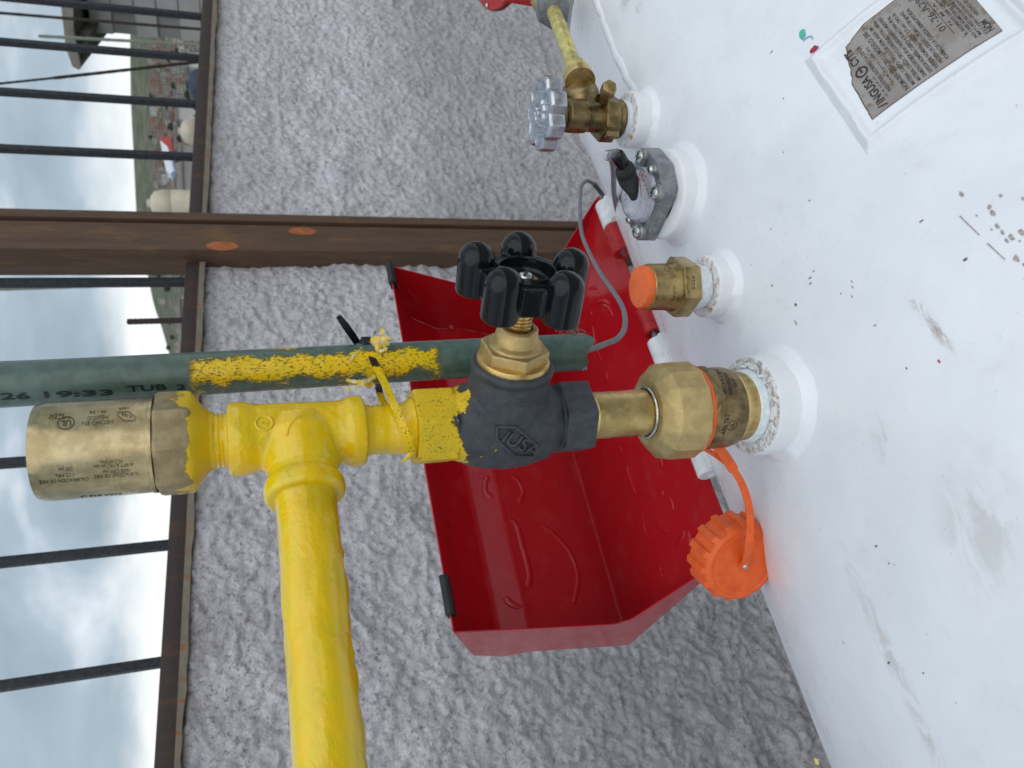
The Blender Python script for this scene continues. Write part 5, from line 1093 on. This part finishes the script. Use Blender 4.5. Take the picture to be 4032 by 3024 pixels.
# ------------------------------------------------------------------ service valve
vx, vy = .2781, 0.0; Mv = ZM(.0300, .0168, .0835, .0795, 1.08, vx, vy)
sv = thing('service_valve', 'aged brass service valve with scalloped aluminium knob, farthest fitting on the tank', 'valve', (vx, vy, .03))
MB().lathe([(.0118, .0285), (.0136, .0292), (.0140, .0315), (.0131, .0322), (.0139, .0335), (.0130, .0345)], 48, Mv).build('thread_tape', ptfe, sv, smooth=60)
OD = (Vector((.3715, -.0009, .056)) - Vector((.2893, -.0136, .0685))); OD = Vector((.98, -.02, -.05)).normalized()
mb = MB()
mb.lathe([(.0001, .033), (.0128, .033), (.0146, .0355), (.0128, .0385), (.0112, .040), (.0108, .060), (.0118, .061), (.0122, .0655), (.0122, .0745), (.0100, .0765), (.0001, .077)], 48, Mv)
mb.lathe([(.0100, 0), (.0125, .008), (.0158, .014), (.0166, .020), (.0160, .0265), (.0130, .031), (.0001, .032)], 40, frame((vx + .002, vy, .0520), OD))
bdy = finish('body', fuse(mb, .0006, 4, .5), brass_old, sv, smooth=60)
MB().prism(hexp(.0178, .3), .0395, .0505, Mv).build('hexagon', brass_old, sv, bevel=.0012)
hl = at(2310 + 55, 540, z=.045); 
MB().box((-.0055, -.0050, 0), (.0055, .0050, .0110), frame((vx - .0135, vy + .002, .0280), (0, 0, 1), (-.8, .6, 0))).build('lug', brass_old, sv, bevel=.001)
bl = at(1900 + 1150 / 2.37, 890 / 2.37, z=.043); bt = at(1900 + 1190 / 2.37, 800 / 2.37, z=.045); bdir = (bt - bl).normalized()
MB().lathe([(.0036, -.008), (.0036, .003)], 20, frame(bl, bdir)).build('bleed_stem', brass_old, sv)
MB().prism(hexp(.0062, .2), .002, .0120, frame(bl, bdir)).build('bleed_screw', brass_dull, sv, bevel=.0008)
MB().prism(hexp(.0098, .1), .0735, .0815, Mv).build('packing_nut', brass_old, sv, bevel=.0008)
# scalloped wheel
n_ = 180; lobes = 7; pw = []
for i in range(n_): a_ = 2 * math.pi * i / n_; k_ = .5 + .5 * math.cos(lobes * a_ + 1.9); pw.append((.0222 + .0044 * min(1, k_ * 1.6) ** .8) * Vector((math.cos(a_), math.sin(a_))))
mb = MB()
def ring_at(s_, z_): return [(p.x * s_, p.y * s_, z_) for p in pw]
lv = [(.93, .0835), (.98, .0840), (1., .0850), (1., .0925), (.985, .0940), (.95, .0948), (.84, .0952), (.78, .0942), (.40, .0938), (.36, .0953), (.25, .0956), (.22, .0944), (.01, .0942)]
vs = []; fs = []
for s_, z_ in lv: vs += ring_at(s_, z_)
for j in range(len(lv) - 1):
    for i in range(n_): fs.append((j * n_ + i, j * n_ + (i + 1) % n_, (j + 1) * n_ + (i + 1) % n_, (j + 1) * n_ + i))
fs += [tuple(range(n_)), tuple(range((len(lv) - 1) * n_, len(lv) * n_))]
wh = mb.add(vs, fs, 0, Mv).build('handwheel', alu_bright, sv, smooth=40)
MB().lathe([(.0028, .0940), (.0028, .0958), (.0018, .0966), (.0001, .0968)], 24, Mv).build('hub_screw', steel_zinc, wh)
mb = MB()
for k in range(10): a_ = k * 2 * math.pi / 10; mb.lathe([(.0008, .0938), (.0006, .0950), (.0001, .0951)], 8, Mv @ T(.0155 * math.cos(a_), .0155 * math.sin(a_), 0))
mb.build('raised_dots', alu_bright, wh)
# outlet: flare nut, painted tube, hex nut and regulator
pt = thing('outlet_tube', 'short pale yellow tube with flare nut leading from the service valve to the red regulator', 'pipe', tuple(at(2290, 300, d=.56)))
t0, t1 = at(2272, 290, d=.567), at(2178, 40, d=.636); td = (t1 - t0).normalized()
pale = simple('thin yellow overspray on copper', (.80, .70, .26), .38, .6, (.50, .42, .15), 110, .0002, 500)
MB().prism(hexp(.0118, .4), -.006, .0060, frame(t0, td)).build('flare_nut', pale, pt, bevel=.001)
MB().lathe([(.0095, .005), (.0078, .010), (.0066, .013), (.0066, .05), (.0069, .052), (.0066, .055), (.0066, (t1 - t0).length)], 36, frame(t0, td)).build('tube', pale, pt, smooth=50)
MB().lathe([(.0125, -.012), (.0125, -.003), (.010, -.001)], 32, frame(t0 - td * .002, td)).build('valve_seat_ring', brass_gold, pt)
rg = thing('gas_regulator', 'red gas regulator with brass inlet at the upper right edge of the picture', 'regulator', tuple(at(2050, -40, d=.68)))
MB().prism(hexp(.0165, .1), -.005, .009, frame(t1, td)).build('inlet_nut', steel_grey, rg, bevel=.0012)
MB().lathe([(.0115, .0070), (.0140, .0075), (.0150, .010), (.0128, .013), (.0150, .016), (.0165, .021), (.0170, .034), (.015, .045)], 48, frame(t1, td)).build('inlet_body', brass_gold, rg, smooth=50)
redm = simple('weathered red regulator paint', (.45, .035, .035), .4, 0, (.36, .02, .02), 60, .0002, 400)
rc = at(2070, -60, d=.70); MB().box((-.022, -.016, -.013), (.022, .016, .013), frame(rc, td, (0, 0, 1))).build('outlet_block', redm, rg, bevel=.004)
dc = at(1962, -150, d=.72); nd = (Vector((.05, -.05, 1))).normalized(); Md = frame(dc, ray(1850, -150) * -0.35 + Vector((.1, 0, 1)))
MB().lathe([(.018, -.022), (.034, -.018), (.0445, -.006), (.0460, -.004), (.0460, -.0015)], 72, Md).build('lower_housing', redm, rg)
MB().lathe([(.0455, -.0015), (.0465, -.0012), (.0465, .0003), (.0455, .0005)], 72, Md).build('diaphragm_gasket', rubber_black, rg)
MB().lathe([(.0460, .0005), (.0460, .003), (.0448, .0045), (.0390, .0055), (.0360, .0075), (.0330, .0080), (.0310, .0065), (.020, .009), (.018, .014), (.001, .015)], 72, Md).build('upper_housing', redm, rg)
for k in range(8):
    a_ = k * math.pi / 4 + .4; MB().lathe([(.0026, .003), (.0026, .0062), (.0015, .0070)], 16, Md @ T(.0422 * math.cos(a_), .0422 * math.sin(a_), 0)).build('housing_screw', steel_zinc, rg)

# ------------------------------------------------------------------ dust cap and strap
dcap = thing('dust_cap', 'round orange plastic dust cap hanging by its strap against the white tank', 'cap', tuple(at(2923, 2222, d=.49)))
fc = at(2925, 2222, d=.482); vd = (CAMP - fc).normalized()
fn_ = (vd * .78 + CU * -.44 + CR * -.38).normalized(); Mc = frame(fc, fn_, CU) @ Matrix.Scale(1.29, 4)
seg = 240; lob = 15; vs = []; fs = []; prof = [(.0165, -.0185, 0), (.0205, -.0190, .5), (.0218, -.0180, 1), (.0218, -.0030, 1), (.0216, -.0014, .3), (.0212, -.0006, 0), (.0200, .0004, 0), (.0188, .0004, 0), (.0180, -.0001, 0), (.0001, -.0001, 0)]
for r_, z_, k_ in prof:
    for i in range(seg):
        a_ = 2 * math.pi * i / seg; ph_ = (a_ / (2 * math.pi) * lob) % 1; ramp_ = .75 + .25 * ph_ / .4; rr = r_ + k_ * .0021 * (ramp_ if ph_ < .42 else 0); vs.append((rr * math.cos(a_), rr * math.sin(a_), z_))
for j in range(len(prof) - 1):
    for i in range(seg): fs.append((j * seg + i, j * seg + (i + 1) % seg, (j + 1) * seg + (i + 1) % seg, (j + 1) * seg + i))
fs += [tuple(range(seg)), tuple(range((len(prof) - 1) * seg, len(prof) * seg))]
MB().add(vs, fs, 0, Mc).build('cap', orange, dcap, smooth=30)
mb = MB()
def ring_text(s_, r_, a0_, a1_, h_, flip=False):
    for i, ch in enumerate(s_):
        if ch == ' ': continue
        a_ = a0_ + (a1_ - a0_) * (i + .5) / len(s_); v, f = text_mesh(ch, offset=.01); x0, x1 = v[:, 0].min(), v[:, 0].max(); v = v.copy(); v[:, 0] -= (x0 + x1) / 2; v *= h_ / .7
        ct = Vector((math.cos(a_), math.sin(a_), 0)); up_ = ct * (-1 if flip else 1); rt_ = Vector((up_.y, -up_.x, 0))
        mb.add([ct * r_ + rt_ * p[0] + up_ * (p[1] - h_ / 2) + Vector((0, 0, .0002 if p[2] > 0 else -.0003)) for p in v], f, 0, Mc)
# local x = camera up (picture left), local y = fn x CU
yloc = Mc.to_3x3().col[1]; sgn = 1 if yloc.dot(CR) > 0 else -1
ring_text('INGUSA', .0150, R_(95) , R_(10) , .0030); ring_text('HECHO EN MEXICO', .0158, R_(170), R_(330), .0020, True)
mb.build('raised_letters', orange, dcap, smooth=0)
mb = MB(); P = spline([Mc @ Vector((-.0, -.0, .0022)) for _ in range(1)] + [], 1) if 0 else None
hub = Mc @ Vector((0, 0, .0005)); MB().lathe([(.0038, 0), (.0038, .0016), (.0034, .0022), (.0001, .0022)], 32, frame(hub, fn_)).build('strap_eye', orange, dcap)
MB().lathe([(.0021, .0020), (.0021, .0029), (.0014, .0036), (.0001, .0038)], 24, frame(hub, fn_)).build('rivet', steel_zinc, dcap)
k2 = lambda x, y, d_: at(2300 + x / 1.508, 1300 + y / 1.508, d=d_)
P = spline([hub + fn_ * .0016, k2(975, 1300, .468), k2(984, 1200, .464), k2(985, 1110, .461), k2(970, 1010, .458), k2(935, 910, .455), k2(885, 825, .452), k2(830, 740, .447), k2(775, 670, .440), k2(742, 625, .430), k2(728, 590, .4255)], 7); n_ = len(P)
MB().ribbon(P, [fn_ * (1 - i / n_) + (CAMP - p).normalized() * (i / n_) + Vector((.2, 0, .1)) * math.sin(i / n_ * 3) for i, p in enumerate(P)], [.0066 - .0026 * (i / n_) ** .5 + (.0022 if i > n_ * .58 else 0) for i in range(n_)], .0016).build('strap', orange, dcap, bevel=.0003)
P = spline([k2(888, 830, .4535), k2(830, 780, .452), k2(760, 730, .448), k2(700, 695, .444), k2(668, 680, .441)], 6)
MB().ribbon(P, [(CAMP - p).normalized() for p in P], .0032, .0016).build('strap_branch', orange, dcap)
MB().lathe([(.0250, .0605), (.0268, .0603), (.0276, .0616), (.0272, .0630), (.0250, .0631)], 64, T(0, 0, 0), close=True).build('neck_ring', orange, dcap)

# small yellow paint chip caught on the tank's far shoulder
x_, a_ = -.1894, -.186
c0 = at(3212, 3002, d=.515)
mb = MB(); pts = [at(3205, 2985, d=.516), at(3219, 2990, d=.515), at(3224, 3012, d=.514), at(3210, 3008, d=.516)]
mb.add([*pts, *[p + Vector((0, 0, -.0008)) for p in pts]], [(0, 1, 2, 3), (7, 6, 5, 4), (0, 4, 5, 1), (1, 5, 6, 2), (2, 6, 7, 3), (3, 7, 4, 0)]); o = mb.build('paint_flake', flk_m, smooth=0); tag(o, 'tiny yellow paint flake on the shoulder of the white tank', 'paint flake')
